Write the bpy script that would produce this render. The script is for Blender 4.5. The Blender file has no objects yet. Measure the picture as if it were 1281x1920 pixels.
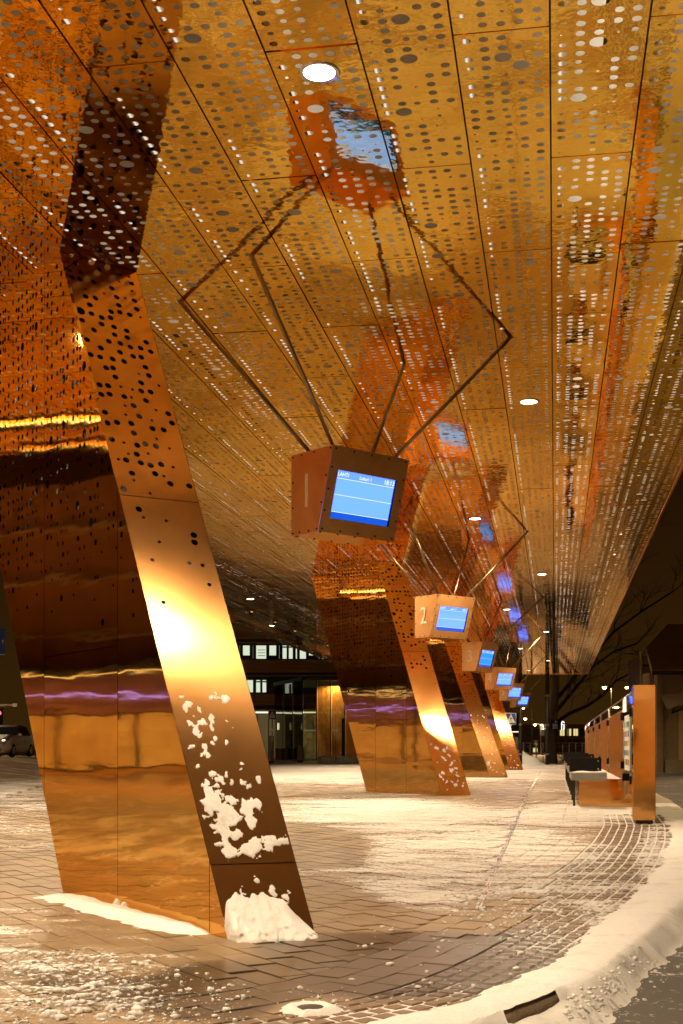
import bpy, math, random
import numpy as np
from mathutils import Vector, Matrix, noise
from mathutils.geometry import delaunay_2d_cdt

random.seed(7)
rng = np.random.default_rng(7)
S = bpy.context.scene
COL = S.collection
PI = math.pi
R = math.radians

# ------------------------------------------------------------------ camera, sky, exposure
F = 2400.0                       # focal length in photo pixels (45 mm shift lens)
ALPHA = math.atan(400 / 2400)    # the view is turned this far left of the canopy's long axis (+Y)
CA, SA = math.cos(ALPHA), math.sin(ALPHA)
CAMZ = 1.38
cam = bpy.data.cameras.new('camera')
cam.sensor_width = 36
cam.lens = 45
cam.shift_y = 440 / 1920
cam.clip_start = 0.05
cam.clip_end = 1500
cam_o = bpy.data.objects.new('camera', cam)
COL.objects.link(cam_o)
cam_o.location = (0, 0, CAMZ)
cam_o.rotation_euler = (PI / 2, 0, ALPHA)
S.camera = cam_o

W = bpy.data.worlds.new('World')
S.world = W
W.use_nodes = True
nt = W.node_tree
bg = nt.nodes['Background']
tc = nt.nodes.new('ShaderNodeTexCoord')
sp = nt.nodes.new('ShaderNodeSeparateXYZ')
cr = nt.nodes.new('ShaderNodeValToRGB')
nt.links.new(tc.outputs['Generated'], sp.inputs[0])
nt.links.new(sp.outputs['Z'], cr.inputs[0])
nt.links.new(cr.outputs[0], bg.inputs[0])
cr.color_ramp.elements[0].position = 0.0
cr.color_ramp.elements[0].color = (0.032, 0.0145, 0.0024, 1)     # town glow on low cloud
cr.color_ramp.elements[1].position = 0.22
cr.color_ramp.elements[1].color = (0.0125, 0.0036, 0.0006, 1)
bg.inputs[1].default_value = 1.0

S.view_settings.view_transform = 'Standard'
S.view_settings.look = 'None'
S.view_settings.exposure = 0.12
S.view_settings.gamma = 1.0
S.view_settings.use_curve_mapping = False
S.render.engine = 'CYCLES'
cy = S.cycles
cy.use_denoising = True
cy.denoiser = 'OPENIMAGEDENOISE'
cy.max_bounces = 9
cy.diffuse_bounces = 3
cy.glossy_bounces = 6
cy.transmission_bounces = 6
cy.transparent_max_bounces = 12
cy.sample_clamp_indirect = 3.0
cy.blur_glossy = 0.6
cy.use_adaptive_sampling = True
cy.adaptive_threshold = 0.015

LAMP = (1.0, 0.762, 0.50)          # warm white downlights
POWER = 1420

# ------------------------------------------------------------------ helpers
def rz(r, Z):
    """camera-aligned right/forward metres -> canopy-aligned X, Y"""
    return (r * CA - Z * SA, r * SA + Z * CA)

def zg(X, Y):
    """height of the ground: the square rises gently away from the street corner"""
    z = 0.0125 * (min(max(Y, -20.0), 28.0) - 6.0)
    if X < -15 and Y > 20:
        a = min(1, max(0, (-X - 16) / 8)); a = a * a * (3 - 2 * a)
        b = min(1, max(0, (Y - 30) / 14)); b = b * b * (3 - 2 * b)
        c = 1 - min(1, max(0, (Y - 66) / 20))
        z += 0.62 * a * b * c
    return z

def ground_hit(px, py):
    z = 0.1
    for _ in range(8):
        Z = F * (CAMZ - z) / (py - 1400)
        X, Y = rz((px - 640) / F * Z, Z)
        z = zg(X, Y)
    return X, Y

def at(px, py, Z):
    X, Y = rz((px - 640) / F * Z, Z)
    return Vector((X, Y, CAMZ + (1400 - py) / F * Z))

def mk(name, verts, faces, mat, parent=None, smooth=False):
    me = bpy.data.meshes.new(name)
    me.from_pydata([tuple(v) for v in verts], [], [tuple(f) for f in faces])
    if smooth:
        me.polygons.foreach_set('use_smooth', [True] * len(me.polygons))
    if mat: me.materials.append(mat)
    me.update()
    o = bpy.data.objects.new(name, me)
    COL.objects.link(o)
    if parent: o.parent = parent
    return o

def inst(name, me, parent=None, loc=(0, 0, 0), rot=(0, 0, 0), scale=None):
    o = bpy.data.objects.new(name, me)
    COL.objects.link(o)
    o.location = loc; o.rotation_euler = rot
    if scale: o.scale = scale
    if parent: o.parent = parent
    return o

def thing(name, label, cat, loc=(0, 0, 0), rot=0, group=None):
    o = bpy.data.objects.new(name, None)
    COL.objects.link(o)
    o.empty_display_size = 0.2
    o.location = loc; o.rotation_euler = (0, 0, rot)
    o['label'] = label; o['category'] = cat
    if group: o['group'] = group
    return o

def tag(o, label=None, cat=None, group=None, kind=None):
    if label: o['label'] = label
    if cat: o['category'] = cat
    if group: o['group'] = group
    if kind: o['kind'] = kind
    return o

def copy_tree(o, parent=None):
    c = o.copy(); COL.objects.link(c)
    if parent: c.parent = parent
    for ch in list(o.children): copy_tree(ch, c)
    return c

class MB:
    def __init__(s): s.v = []; s.f = []
    def add(s, v, f):
        n = len(s.v); s.v += [tuple(p) for p in v]; s.f += [tuple(i + n for i in q) for q in f]
    def box(s, a, b):
        x0, y0, z0 = a; x1, y1, z1 = b
        s.add([(x0,y0,z0),(x1,y0,z0),(x1,y1,z0),(x0,y1,z0),(x0,y0,z1),(x1,y0,z1),(x1,y1,z1),(x0,y1,z1)],
              [(3,2,1,0),(4,5,6,7),(0,1,5,4),(1,2,6,5),(2,3,7,6),(3,0,4,7)])
    def bbox(s, a, b, c=0.01):
        """box with chamfered vertical and top edges"""
        x0, y0, z0 = a; x1, y1, z1 = b
        def ring(i, z): return [(x0+i+c,y0+i,z),(x1-i-c,y0+i,z),(x1-i,y0+i+c,z),(x1-i,y1-i-c,z),(x1-i-c,y1-i,z),(x0+i+c,y1-i,z),(x0+i,y1-i-c,z),(x0+i,y0+i+c,z)]
        v = ring(0, z0) + ring(0, z1 - c) + ring(c, z1)
        f = [tuple(range(7, -1, -1)), tuple(range(16, 24))]
        for k in range(2):
            for i in range(8):
                f.append((k*8+i, k*8+(i+1)%8, k*8+8+(i+1)%8, k*8+8+i))
        s.add(v, f)
    def tube(s, pts, radii, n=8, cap=True):
        pts = [Vector(p) for p in pts]
        if not hasattr(radii, '__len__'): radii = [radii] * len(pts)
        v = []; f = []
        prev = None
        for i, p in enumerate(pts):
            d = (pts[min(i+1, len(pts)-1)] - pts[max(i-1, 0)]).normalized()
            if prev is None:
                u = d.orthogonal().normalized()
            else:
                u = (prev - d * prev.dot(d))
                u = u.normalized() if u.length > 1e-6 else d.orthogonal().normalized()
            prev = u
            w = d.cross(u)
            for k in range(n):
                a = 2 * PI * k / n
                v.append(p + (u * math.cos(a) + w * math.sin(a)) * radii[i])
        for i in range(len(pts) - 1):
            for k in range(n):
                f.append((i*n+k, i*n+(k+1)%n, (i+1)*n+(k+1)%n, (i+1)*n+k))
        if cap:
            f.append(tuple(range(n-1, -1, -1))); f.append(tuple(range((len(pts)-1)*n, len(pts)*n)))
        s.add(v, f)
    def lathe(s, prof, n=24, c=(0, 0, 0)):
        v = []; f = []
        for r, z in prof:
            for k in range(n):
                a = 2*PI*k/n; v.append((c[0]+r*math.cos(a), c[1]+r*math.sin(a), c[2]+z))
        for i in range(len(prof)-1):
            for k in range(n):
                f.append((i*n+k, i*n+(k+1)%n, (i+1)*n+(k+1)%n, (i+1)*n+k))
        s.add(v, f)
    def quad(s, *p): s.add(p, [tuple(range(len(p)))])
    def build(s, name, mat, parent=None, smooth=False): return mk(name, s.v, s.f, mat, parent, smooth)

def clip_poly(poly, nx, ny, d):
    """keep the side nx*x+ny*y <= d of a convex polygon"""
    out = []
    for i in range(len(poly)):
        a, b = poly[i], poly[(i+1) % len(poly)]
        fa, fb = nx*a[0]+ny*a[1]-d, nx*b[0]+ny*b[1]-d
        if fa <= 0: out.append(a)
        if (fa < 0 < fb) or (fb < 0 < fa):
            t = fa / (fa - fb); out.append((a[0]+(b[0]-a[0])*t, a[1]+(b[1]-a[1])*t))
    return out

def inside(poly, x, y, m):
    """inside a counter-clockwise convex polygon with margin m"""
    for i in range(len(poly)):
        a, b = poly[i], poly[(i+1) % len(poly)]
        ex, ey = b[0]-a[0], b[1]-a[1]; L = math.hypot(ex, ey)
        if L < 1e-6: continue
        if (ex*(y-a[1]) - ey*(x-a[0])) / L < m: return False
    return True

def ccw(poly):
    A = sum(poly[i][0]*poly[(i+1)%len(poly)][1]-poly[(i+1)%len(poly)][0]*poly[i][1] for i in range(len(poly)))
    return poly if A > 0 else poly[::-1]

def perforated(poly, holes, n=10, extra=()):
    """triangulated sheet (2-D verts, tris) of a polygon with round holes left open"""
    poly = ccw(poly)
    vs = [Vector(p) for p in poly]; es = [(i, (i+1) % len(poly)) for i in range(len(poly))]
    for cx, cy_, r in holes:
        b = len(vs)
        vs += [Vector((cx + r*math.cos(2*PI*k/n), cy_ + r*math.sin(2*PI*k/n))) for k in range(n)]
        es += [(b+k, b+(k+1) % n) for k in range(n)]
    for x, y in extra:
        if all((x-a)**2+(y-b)**2 > (r+.01)**2 for a, b, r in holes): vs.append(Vector((x, y)))
    nh_ = len(poly)+n*len(holes)
    res = delaunay_2d_cdt(vs, es, [], 1, 1e-6)
    V2 = res[0]; np_ = len(poly)
    hid = [-1]*len(V2)
    for i, src in enumerate(res[3]):
        for q in src:
            if np_ <= q < nh_: hid[i] = (q-np_)//n
    tris = []
    for t in res[2]:
        h = hid[t[0]]
        if h >= 0 and hid[t[1]] == h and hid[t[2]] == h: continue
        tris.append(tuple(t))
    return V2, tris, poly

# ------------------------------------------------------------------ materials
def new_mat(name):
    m = bpy.data.materials.new(name); m.use_nodes = True
    nt = m.node_tree
    return m, nt, nt.nodes['Principled BSDF']

def N(nt, typ, **kw):
    n = nt.nodes.new(typ)
    for k, v in kw.items():
        if k.startswith('i_'): n.inputs[k[2:].replace('_', ' ')].default_value = v
        else: setattr(n, k, v)
    return n

def math_n(nt, op, a, b=None, c=None, clamp=False):
    n = nt.nodes.new('ShaderNodeMath'); n.operation = op; n.use_clamp = clamp
    for i, x in enumerate((a, b, c)):
        if x is None: continue
        if isinstance(x, (int, float)): n.inputs[i].default_value = x
        else: nt.links.new(x, n.inputs[i])
    return n.outputs[0]

def mix_c(nt, fac, a, b):
    n = nt.nodes.new('ShaderNodeMix'); n.data_type = 'RGBA'
    for s, x in ((0, fac), (6, a), (7, b)):
        if isinstance(x, (int, float)): n.inputs[s].default_value = x
        elif isinstance(x, tuple): n.inputs[s].default_value = (*x, 1)
        else: nt.links.new(x, n.inputs[s])
    return n.outputs[2]

def plain(name, col, rough=0.6, metal=0.0, var=0.12, nscale=6.0, bump=0.0, spec=0.5):
    m, nt, p = new_mat(name)
    tc = N(nt, 'ShaderNodeTexCoord')
    nz = N(nt, 'ShaderNodeTexNoise', i_Scale=nscale, i_Detail=4.0)
    nt.links.new(tc.outputs['Object'], nz.inputs['Vector'])
    c = mix_c(nt, nz.outputs['Fac'], tuple(x*(1-var*1.6) for x in col), tuple(min(1, x*(1+var*1.6)) for x in col))
    nt.links.new(c, p.inputs['Base Color'])
    p.inputs['Metallic'].default_value = metal
    nt.links.new(math_n(nt, 'MULTIPLY_ADD', nz.outputs['Fac'], 0.2, rough-0.1), p.inputs['Roughness'])
    p.inputs['Specular IOR Level'].default_value = spec
    if bump:
        b = N(nt, 'ShaderNodeBump', i_Strength=1.0, i_Distance=bump)
        nt.links.new(nz.outputs['Fac'], b.inputs['Height']); nt.links.new(b.outputs[0], p.inputs['Normal'])
    return m

def emit(name, col, strength):
    m, nt, p = new_mat(name)
    p.inputs['Base Color'].default_value = (0.02, 0.02, 0.02, 1)
    p.inputs['Emission Color'].default_value = (*col, 1)
    p.inputs['Emission Strength'].default_value = strength
    return m

def copper(name, base, rough, wave=(1.6, 1.6, 1.6), dist=0.0012, fine=0.0, stain=0.25, rvar=0.10):
    """sheet copper alloy: polished, slightly buckled, with faint stains"""
    m, nt, p = new_mat(name)
    L = nt.links.new
    tc = N(nt, 'ShaderNodeTexCoord'); oi = N(nt, 'ShaderNodeObjectInfo')
    off = N(nt, 'ShaderNodeVectorMath', operation='SCALE'); off.inputs['Scale'].default_value = 53.0
    cmb = N(nt, 'ShaderNodeCombineXYZ')
    for i in range(3): L(oi.outputs['Random'], cmb.inputs[i])
    L(cmb.outputs[0], off.inputs[0])
    add = N(nt, 'ShaderNodeVectorMath', operation='ADD')
    L(tc.outputs['Object'], add.inputs[0]); L(off.outputs[0], add.inputs[1])
    mp = N(nt, 'ShaderNodeMapping'); mp.inputs['Scale'].default_value = wave
    L(add.outputs[0], mp.inputs['Vector'])
    n1 = N(nt, 'ShaderNodeTexNoise', i_Scale=1.0, i_Detail=2.5, i_Roughness=0.42)
    L(mp.outputs[0], n1.inputs['Vector'])
    st = N(nt, 'ShaderNodeTexNoise', i_Scale=2.2, i_Detail=6.0, i_Roughness=0.62, i_Distortion=0.6)
    L(add.outputs[0], st.inputs['Vector'])
    ramp = N(nt, 'ShaderNodeMapRange'); ramp.inputs['From Min'].default_value = 0.42; ramp.inputs['From Max'].default_value = 0.72
    L(st.outputs['Fac'], ramp.inputs['Value'])
    sf = math_n(nt, 'MULTIPLY', ramp.outputs[0], stain)
    c0 = mix_c(nt, sf, base, (base[0]*0.72, base[1]*0.52, base[2]*0.42))
    rv = math_n(nt, 'MULTIPLY_ADD', oi.outputs['Random'], 0.16, -0.08)
    hsv = N(nt, 'ShaderNodeHueSaturation'); L(c0, hsv.inputs['Color'])
    L(math_n(nt, 'ADD', rv, 1.0), hsv.inputs['Value'])
    L(hsv.outputs[0], p.inputs['Base Color'])
    p.inputs['Metallic'].default_value = 1.0
    p.inputs['Specular Tint'].default_value = (1.0, 0.72, 0.40, 1)     # copper keeps its colour at grazing angles
    L(math_n(nt, 'MULTIPLY_ADD', st.outputs['Fac'], rvar, rough - rvar*0.5, clamp=True), p.inputs['Roughness'])
    b = N(nt, 'ShaderNodeBump', i_Strength=1.0, i_Distance=dist)
    L(n1.outputs['Fac'], b.inputs['Height'])
    last = b
    if fine:
        n2 = N(nt, 'ShaderNodeTexNoise', i_Scale=8.0, i_Detail=2.0)
        L(add.outputs[0], n2.inputs['Vector'])
        b2 = N(nt, 'ShaderNodeBump', i_Strength=1.0, i_Distance=fine)
        L(n2.outputs['Fac'], b2.inputs['Height']); L(b.outputs[0], b2.inputs['Normal']); last = b2
    L(last.outputs[0], p.inputs['Normal'])
    return m

M = {}
M['ceil'] = copper('ceiling_brass', (1.0, 0.665, 0.145), 0.035, (1.6, 1.0, 1.6), 0.0066, 0.0012, 0.22, 0.05)
M['wide'] = copper('column_copper', (0.98, 0.57, 0.19), 0.04, (0.65, 0.65, 3.6), 0.0024, 0.00010, 0.30, 0.04)
M['nose'] = copper('column_copper_satin', (0.88, 0.45, 0.155), 0.20, (0.8, 0.8, 1.6), 0.004, 0.00008, 0.45)
M['boxc'] = copper('display_copper', (0.95, 0.50, 0.18), 0.36, (2.2, 2.2, 2.2), 0.0025, 0.0001, 0.55)
def brush(m, amount, rot):
    nt = m.node_tree; p = nt.nodes['Principled BSDF']
    g_ = N(nt, 'ShaderNodeNewGeometry'); t = N(nt, 'ShaderNodeVectorMath', operation='CROSS_PRODUCT'); t.inputs[1].default_value = (0, 0, 1)
    nt.links.new(g_.outputs['True Normal'], t.inputs[0])
    nt.links.new(t.outputs[0], p.inputs['Tangent'])
    p.inputs['Anisotropic'].default_value = amount; p.inputs['Anisotropic Rotation'].default_value = rot
brush(M['nose'], .75, 0.0)
M['boxc'].node_tree.nodes['Principled BSDF'].inputs['Metallic'].default_value = 0.62
M['post'] = copper('shelter_copper', (0.92, 0.50, 0.17), 0.08, (1.3, 1.3, 2.0), 0.005, 0.0001, 0.14)
M['panel'] = copper('shelter_panel_copper', (0.92, 0.50, 0.17), 0.32, (1.2, 1.2, 1.6), 0.004, 0.0001, 0.3)
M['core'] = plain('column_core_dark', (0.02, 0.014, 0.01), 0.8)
M['deck'] = plain('void_ceiling', (0.56, 0.50, 0.42), 0.8, var=0.2, nscale=1.5)
M['rail'] = plain('galvanised_rail', (0.75, 0.72, 0.66), 0.5)
M['darkmetal'] = plain('dark_metal', (0.035, 0.028, 0.022), 0.45, 0.6)
M['black'] = plain('black_panel', (0.006, 0.005, 0.005), 0.6, spec=0.15)
M['steel'] = plain('brushed_steel', (0.62, 0.58, 0.50), 0.28, 1.0)
M['rod'] = plain('bronze_rod', (0.34, 0.24, 0.13), 0.35, 1.0)
M['chrome'] = plain('lamp_ring', (0.85, 0.83, 0.78), 0.12, 1.0, var=0.02)
M['lens'] = emit('lamp_lens', (1.0, 0.90, 0.72), 14)
M['tube'] = emit('void_tube', (1.0, 0.93, 0.80), 13)
M['numeral'] = plain('pale_brass', (0.88, 0.78, 0.60), 0.5, 0.0, var=0.05)
M['bolt'] = plain('bolt_dark', (0.03, 0.018, 0.010), 0.5, 0.5)
M['concrete'] = plain('concrete', (0.26, 0.25, 0.22), 0.8, var=0.2, nscale=18, bump=0.004)
M['kerb'] = plain('granite_kerb', (0.42, 0.31, 0.21), 0.75, var=0.3, nscale=40, bump=0.004)
M['wood_d'] = plain('dark_weatherboard', (0.16, 0.12, 0.06), 0.75, var=0.2)
M['roof'] = plain('snowy_roof', (0.42, 0.36, 0.24), 0.9, var=0.15, nscale=1.2)
M['bark'] = plain('bark', (0.10, 0.075, 0.045), 0.9, var=0.4, nscale=9, bump=0.02)
M['twig'] = plain('twig_bark', (0.035, 0.025, 0.016), 0.9, var=0.3)
M['olive'] = plain('ochre_cladding', (0.36, 0.22, 0.06), 0.5, var=0.12, nscale=0.6)
M['gdark'] = plain('dark_window_band', (0.016, 0.010, 0.006), 0.35)
M['shopwall'] = plain('ochre_render', (0.50, 0.30, 0.14), 0.8, var=0.2, nscale=0.7)
M['brick'] = plain('far_brick', (0.20, 0.09, 0.04), 0.85, var=0.3, nscale=1.5)
M['winlit'] = emit('lit_office_window', (0.86, 0.95, 0.72), 0.75)
M['winwarm'] = emit('lit_warm_window', (1.0, 0.82, 0.34), 0.75)
M['windim'] = emit('dim_shop_window', (0.75, 0.50, 0.20), 0.11)
M['neon'] = emit('purple_neon', (0.40, 0.30, 2.6), 1.4)
M['strip'] = emit('white_light_line', (1.0, 0.86, 0.62), 1.6)
M['led'] = emit('led_line_white', (1.0, 0.88, 0.70), 0.80)
M['tube2'] = emit('void_tube_dim', (1.0, 0.90, 0.74), 7.5)
M['strip2'] = emit('added_strip_warm', (1.0, 0.66, 0.26), 1.6)
M['strip3'] = emit('added_strip_pale', (1.0, 0.84, 0.58), 4.0)
M['sodium'] = emit('sodium_lamp', (1.0, 0.62, 0.22), 30)
M['red'] = emit('red_signal', (1.0, 0.04, 0.05), 8)
M['headl'] = emit('headlight', (1.0, 0.93, 0.78), 6)
M['white_e'] = emit('white_letters', (1.0, 0.97, 0.88), 1.6)
M['carpaint'] = plain('silver_car_paint', (0.46, 0.44, 0.40), 0.3, 0.5, var=0.08)
M['rubber'] = plain('tyre_rubber', (0.015, 0.015, 0.015), 0.8)
M['carglass'] = plain('car_glass', (0.01, 0.012, 0.014), 0.08, var=0.02)
M['signblue'] = plain('sign_blue', (0.012, 0.055, 0.26), 0.4, var=0.05)
M['signwhite'] = plain('sign_white', (0.80, 0.78, 0.74), 0.5, var=0.03)
M['white'] = plain('white_paint', (0.78, 0.75, 0.70), 0.5, var=0.06)
M['pcopper'] = plain('lit_copper_boarding', (0.78, 0.30, 0.10), 0.45, 0.55, var=0.35, nscale=3)

def glass_mat(name, col, rough=0.02, mixf=0.12):
    m, nt, p = new_mat(name)
    tr = N(nt, 'ShaderNodeBsdfTransparent'); tr.inputs[0].default_value = (*col, 1)
    gl = N(nt, 'ShaderNodeBsdfGlossy'); gl.inputs['Roughness'].default_value = rough
    gl.inputs[0].default_value = (0.9, 0.9, 0.9, 1)
    fr = N(nt, 'ShaderNodeFresnel'); fr.inputs[0].default_value = 1.5
    mx = N(nt, 'ShaderNodeMixShader')
    nt.links.new(math_n(nt, 'MULTIPLY_ADD', fr.outputs[0], 0.9, mixf*0.3), mx.inputs[0])
    nt.links.new(tr.outputs[0], mx.inputs[1]); nt.links.new(gl.outputs[0], mx.inputs[2])
    nt.links.new(mx.outputs[0], nt.nodes['Material Output'].inputs[0])
    return m
M['glass'] = glass_mat('clear_glass', (0.80, 0.86, 0.78))
M['glass_g'] = glass_mat('pavilion_glass', (0.62, 0.68, 0.50))

# --- where the thin snow lies on the square: an in-memory cover map in ground metres
MX0, MY0, MW, MH, MN_X, MN_Y = -18.0, 4.0, 24.0, 48.0, 480, 960
def build_cover():
    xs = MX0 + (np.arange(MN_X)+.5)/MN_X*MW; ys = MY0 + (np.arange(MN_Y)+.5)/MN_Y*MH
    X, Y = np.meshgrid(xs, ys)
    z = 0.0125*(np.clip(Y, -20, 28)-6)
    r = X*CA + Y*SA; Z = -X*SA + Y*CA
    px = 640 + F*r/Z; py = 1400 + F*(CAMZ-z)/Z
    m = np.full(X.shape, 0.385)
    def e(cx, cy_, rx, ry, amp, rot=0.0, hard=2.0):
        c, s = math.cos(rot), math.sin(rot)
        dx, dy = px-cx, py-cy_
        u = (dx*c+dy*s)/rx; v = (-dx*s+dy*c)/ry
        return amp*np.exp(-((u*u+v*v)**hard))
    m += e(860, 1600, 260, 95, .20, .12) + e(700, 1520, 230, 26, .24) + e(640, 1455, 330, 14, .34)
    m += e(1060, 1600, 130, 60, .12) + e(1180, 1700, 110, 60, .2)
    m += e(800, 1690, 130, 26, .28, .2)
    m -= e(600, 1590, 90, 36, .42) + e(770, 1790, 330, 95, .48, -.05) + e(620, 1730, 110, 60, .30)
    m -= e(950, 1500, 150, 16, .14)
    m -= e(30, 1640, 120, 34, .36)
    m += e(170, 1815, 230, 55, .09, .28) + e(20, 1850, 130, 90, .05) + e(250, 1890, 200, 40, .04)
    m -= e(600, 1590, 80, 24, .12) + e(200, 1900, 300, 40, .06)
    m -= e(330, 1750, 300, 22, .22, .32) + e(120, 1790, 60, 20, .10, .3) + e(330, 1840, 60, 20, .14)
    m -= e(580, 1880, 170, 60, .20)
    m += e(30, 1500, 90, 30, .10)
    m += e(600, 1890, 60, 25, .22)
    m += e(1080, 1735, 90, 40, .16) + e(1090, 1525, 130, 22, .34) + e(1230, 1600, 40, 60, .3)
    img = bpy.data.images.new('snow_cover', MN_X, MN_Y, float_buffer=True)
    img.colorspace_settings.name = 'Non-Color'
    buf = np.ones((MN_Y, MN_X, 4), dtype=np.float32)
    dark_map = e(760, 1810, 330, 70, .95, -.04) + e(400, 1860, 140, 60, .8, .1) + e(980, 1800, 120, 60, .5, -.4) + e(940, 1490, 130, 14, .4) + e(600, 1770, 160, 24, .5) + e(150, 1850, 260, 50, .55, .2) + e(620, 1590, 90, 26, .35)  # patches where the bare stone is drawn darker and glossier
    buf[..., 0] = np.clip(m, 0, 1); buf[..., 1] = np.clip(dark_map, 0, 1); buf[..., 2] = 0
    img.pixels.foreach_set(buf.ravel()); img.update()
    return img
COVER = build_cover()

SNOW = (0.76, 0.745, 0.72)
def snowy(name, ground, rough, bias=0.0, joint=False, var=0.35, bump=0.004, cover=None):
    """ground material with a patchy, granular dusting of snow"""
    m, nt, p = new_mat(name); L = nt.links.new
    geo = N(nt, 'ShaderNodeNewGeometry'); oi = N(nt, 'ShaderNodeObjectInfo')
    if cover is None:
        mp = N(nt, 'ShaderNodeVectorMath', operation='MULTIPLY_ADD')
        mp.inputs[1].default_value = (1/MW, 1/MH, 0); mp.inputs[2].default_value = (-MX0/MW, -MY0/MH, 0)
        L(geo.outputs['Position'], mp.inputs[0])
        im = N(nt, 'ShaderNodeTexImage'); im.image = COVER; im.extension = 'EXTEND'; im.interpolation = 'Cubic'
        L(mp.outputs[0], im.inputs[0])
        sx = N(nt, 'ShaderNodeSeparateColor'); L(im.outputs[0], sx.inputs[0]); cov = sx.outputs[0]; dark_map = sx.outputs[1]
    else:
        cov = None; dark_map = None
    # swept streaks run roughly across the view
    rot = N(nt, 'ShaderNodeMapping'); rot.inputs['Rotation'].default_value = (0, 0, -ALPHA); rot.inputs['Scale'].default_value = (0.55, 2.2, 1)
    L(geo.outputs['Position'], rot.inputs['Vector'])
    n1 = N(nt, 'ShaderNodeTexNoise', i_Scale=1.1, i_Detail=8.0, i_Roughness=0.66, i_Distortion=0.5)
    L(rot.outputs[0], n1.inputs['Vector'])
    n2 = N(nt, 'ShaderNodeTexNoise', i_Scale=24.0, i_Detail=4.0, i_Roughness=0.6)
    L(geo.outputs['Position'], n2.inputs['Vector'])
    n3 = N(nt, 'ShaderNodeTexNoise', i_Scale=3.0, i_Detail=5.0, i_Roughness=0.6)
    L(geo.outputs['Position'], n3.inputs['Vector'])
    t = math_n(nt, 'MULTIPLY_ADD', n1.outputs['Fac'], 1.25, -0.625)
    t = math_n(nt, 'MULTIPLY_ADD', n2.outputs['Fac'], 0.75, t)
    t = math_n(nt, 'ADD', t, -0.375)
    t = math_n(nt, 'ADD', t, cov if cov is not None else cover)
    t = math_n(nt, 'ADD', t, bias)
    mr = N(nt, 'ShaderNodeMapRange', interpolation_type='SMOOTHSTEP')
    mr.inputs['From Min'].default_value = 0.42; mr.inputs['From Max'].default_value = 0.60
    L(t, mr.inputs['Value'])
    fac = mr.outputs[0]
    # bare surface: each piece its own tone, darker patches
    gv = math_n(nt, 'MULTIPLY_ADD', n3.outputs['Fac'], var*2, 1-var)
    gv = math_n(nt, 'MULTIPLY', gv, math_n(nt, 'MULTIPLY_ADD', geo.outputs['Random Per Island'], 0.62, 0.70))
    wf = None
    if dark_map is not None:     # darker, glossier patches, edge broken stone by stone
        w = math_n(nt, 'ADD', dark_map, math_n(nt, 'MULTIPLY_ADD', n3.outputs['Fac'], .8, -.4))
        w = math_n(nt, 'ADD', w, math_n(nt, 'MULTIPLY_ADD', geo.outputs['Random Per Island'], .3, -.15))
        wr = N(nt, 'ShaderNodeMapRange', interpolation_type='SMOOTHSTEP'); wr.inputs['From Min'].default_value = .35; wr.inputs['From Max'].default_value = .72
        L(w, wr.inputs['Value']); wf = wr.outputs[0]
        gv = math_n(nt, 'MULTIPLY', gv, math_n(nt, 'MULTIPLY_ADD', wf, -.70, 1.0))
    gc = N(nt, 'ShaderNodeVectorMath', operation='SCALE'); gc.inputs[0].default_value = ground
    L(gv, gc.inputs['Scale'])
    thin = math_n(nt, 'MULTIPLY_ADD', n1.outputs['Fac'], 0.9, math_n(nt, 'MULTIPLY_ADD', n2.outputs['Fac'], 1.0, -0.20), clamp=True)
    dust = math_n(nt, 'MULTIPLY', mr.outputs[0], thin)
    c = mix_c(nt, dust, gc.outputs[0], SNOW)
    L(c, p.inputs['Base Color'])
    ro = math_n(nt, 'MULTIPLY_ADD', fac, 0.9-rough, rough)
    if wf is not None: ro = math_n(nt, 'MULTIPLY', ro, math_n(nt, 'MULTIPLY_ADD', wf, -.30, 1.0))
    L(ro, p.inputs['Roughness'])
    h = math_n(nt, 'MULTIPLY_ADD', n2.outputs['Fac'], 0.5, math_n(nt, 'MULTIPLY', fac, 1.6))
    b = N(nt, 'ShaderNodeBump', i_Strength=0.8, i_Distance=bump); L(h, b.inputs['Height'])
    L(b.outputs[0], p.inputs['Normal'])
    return m

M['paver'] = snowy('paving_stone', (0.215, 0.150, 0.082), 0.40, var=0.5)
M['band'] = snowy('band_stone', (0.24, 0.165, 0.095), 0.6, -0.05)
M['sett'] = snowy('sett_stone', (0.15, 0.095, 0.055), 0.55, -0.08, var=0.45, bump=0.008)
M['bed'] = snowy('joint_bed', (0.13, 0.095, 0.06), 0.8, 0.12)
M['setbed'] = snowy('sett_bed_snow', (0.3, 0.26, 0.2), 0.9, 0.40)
M['asphalt'] = snowy('asphalt_snow', (0.042, 0.036, 0.028), 0.6, cover=0.33, bump=0.006)
M['street'] = snowy('street_snow', (0.20, 0.13, 0.075), 0.6, cover=0.40, bump=0.006)

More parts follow.
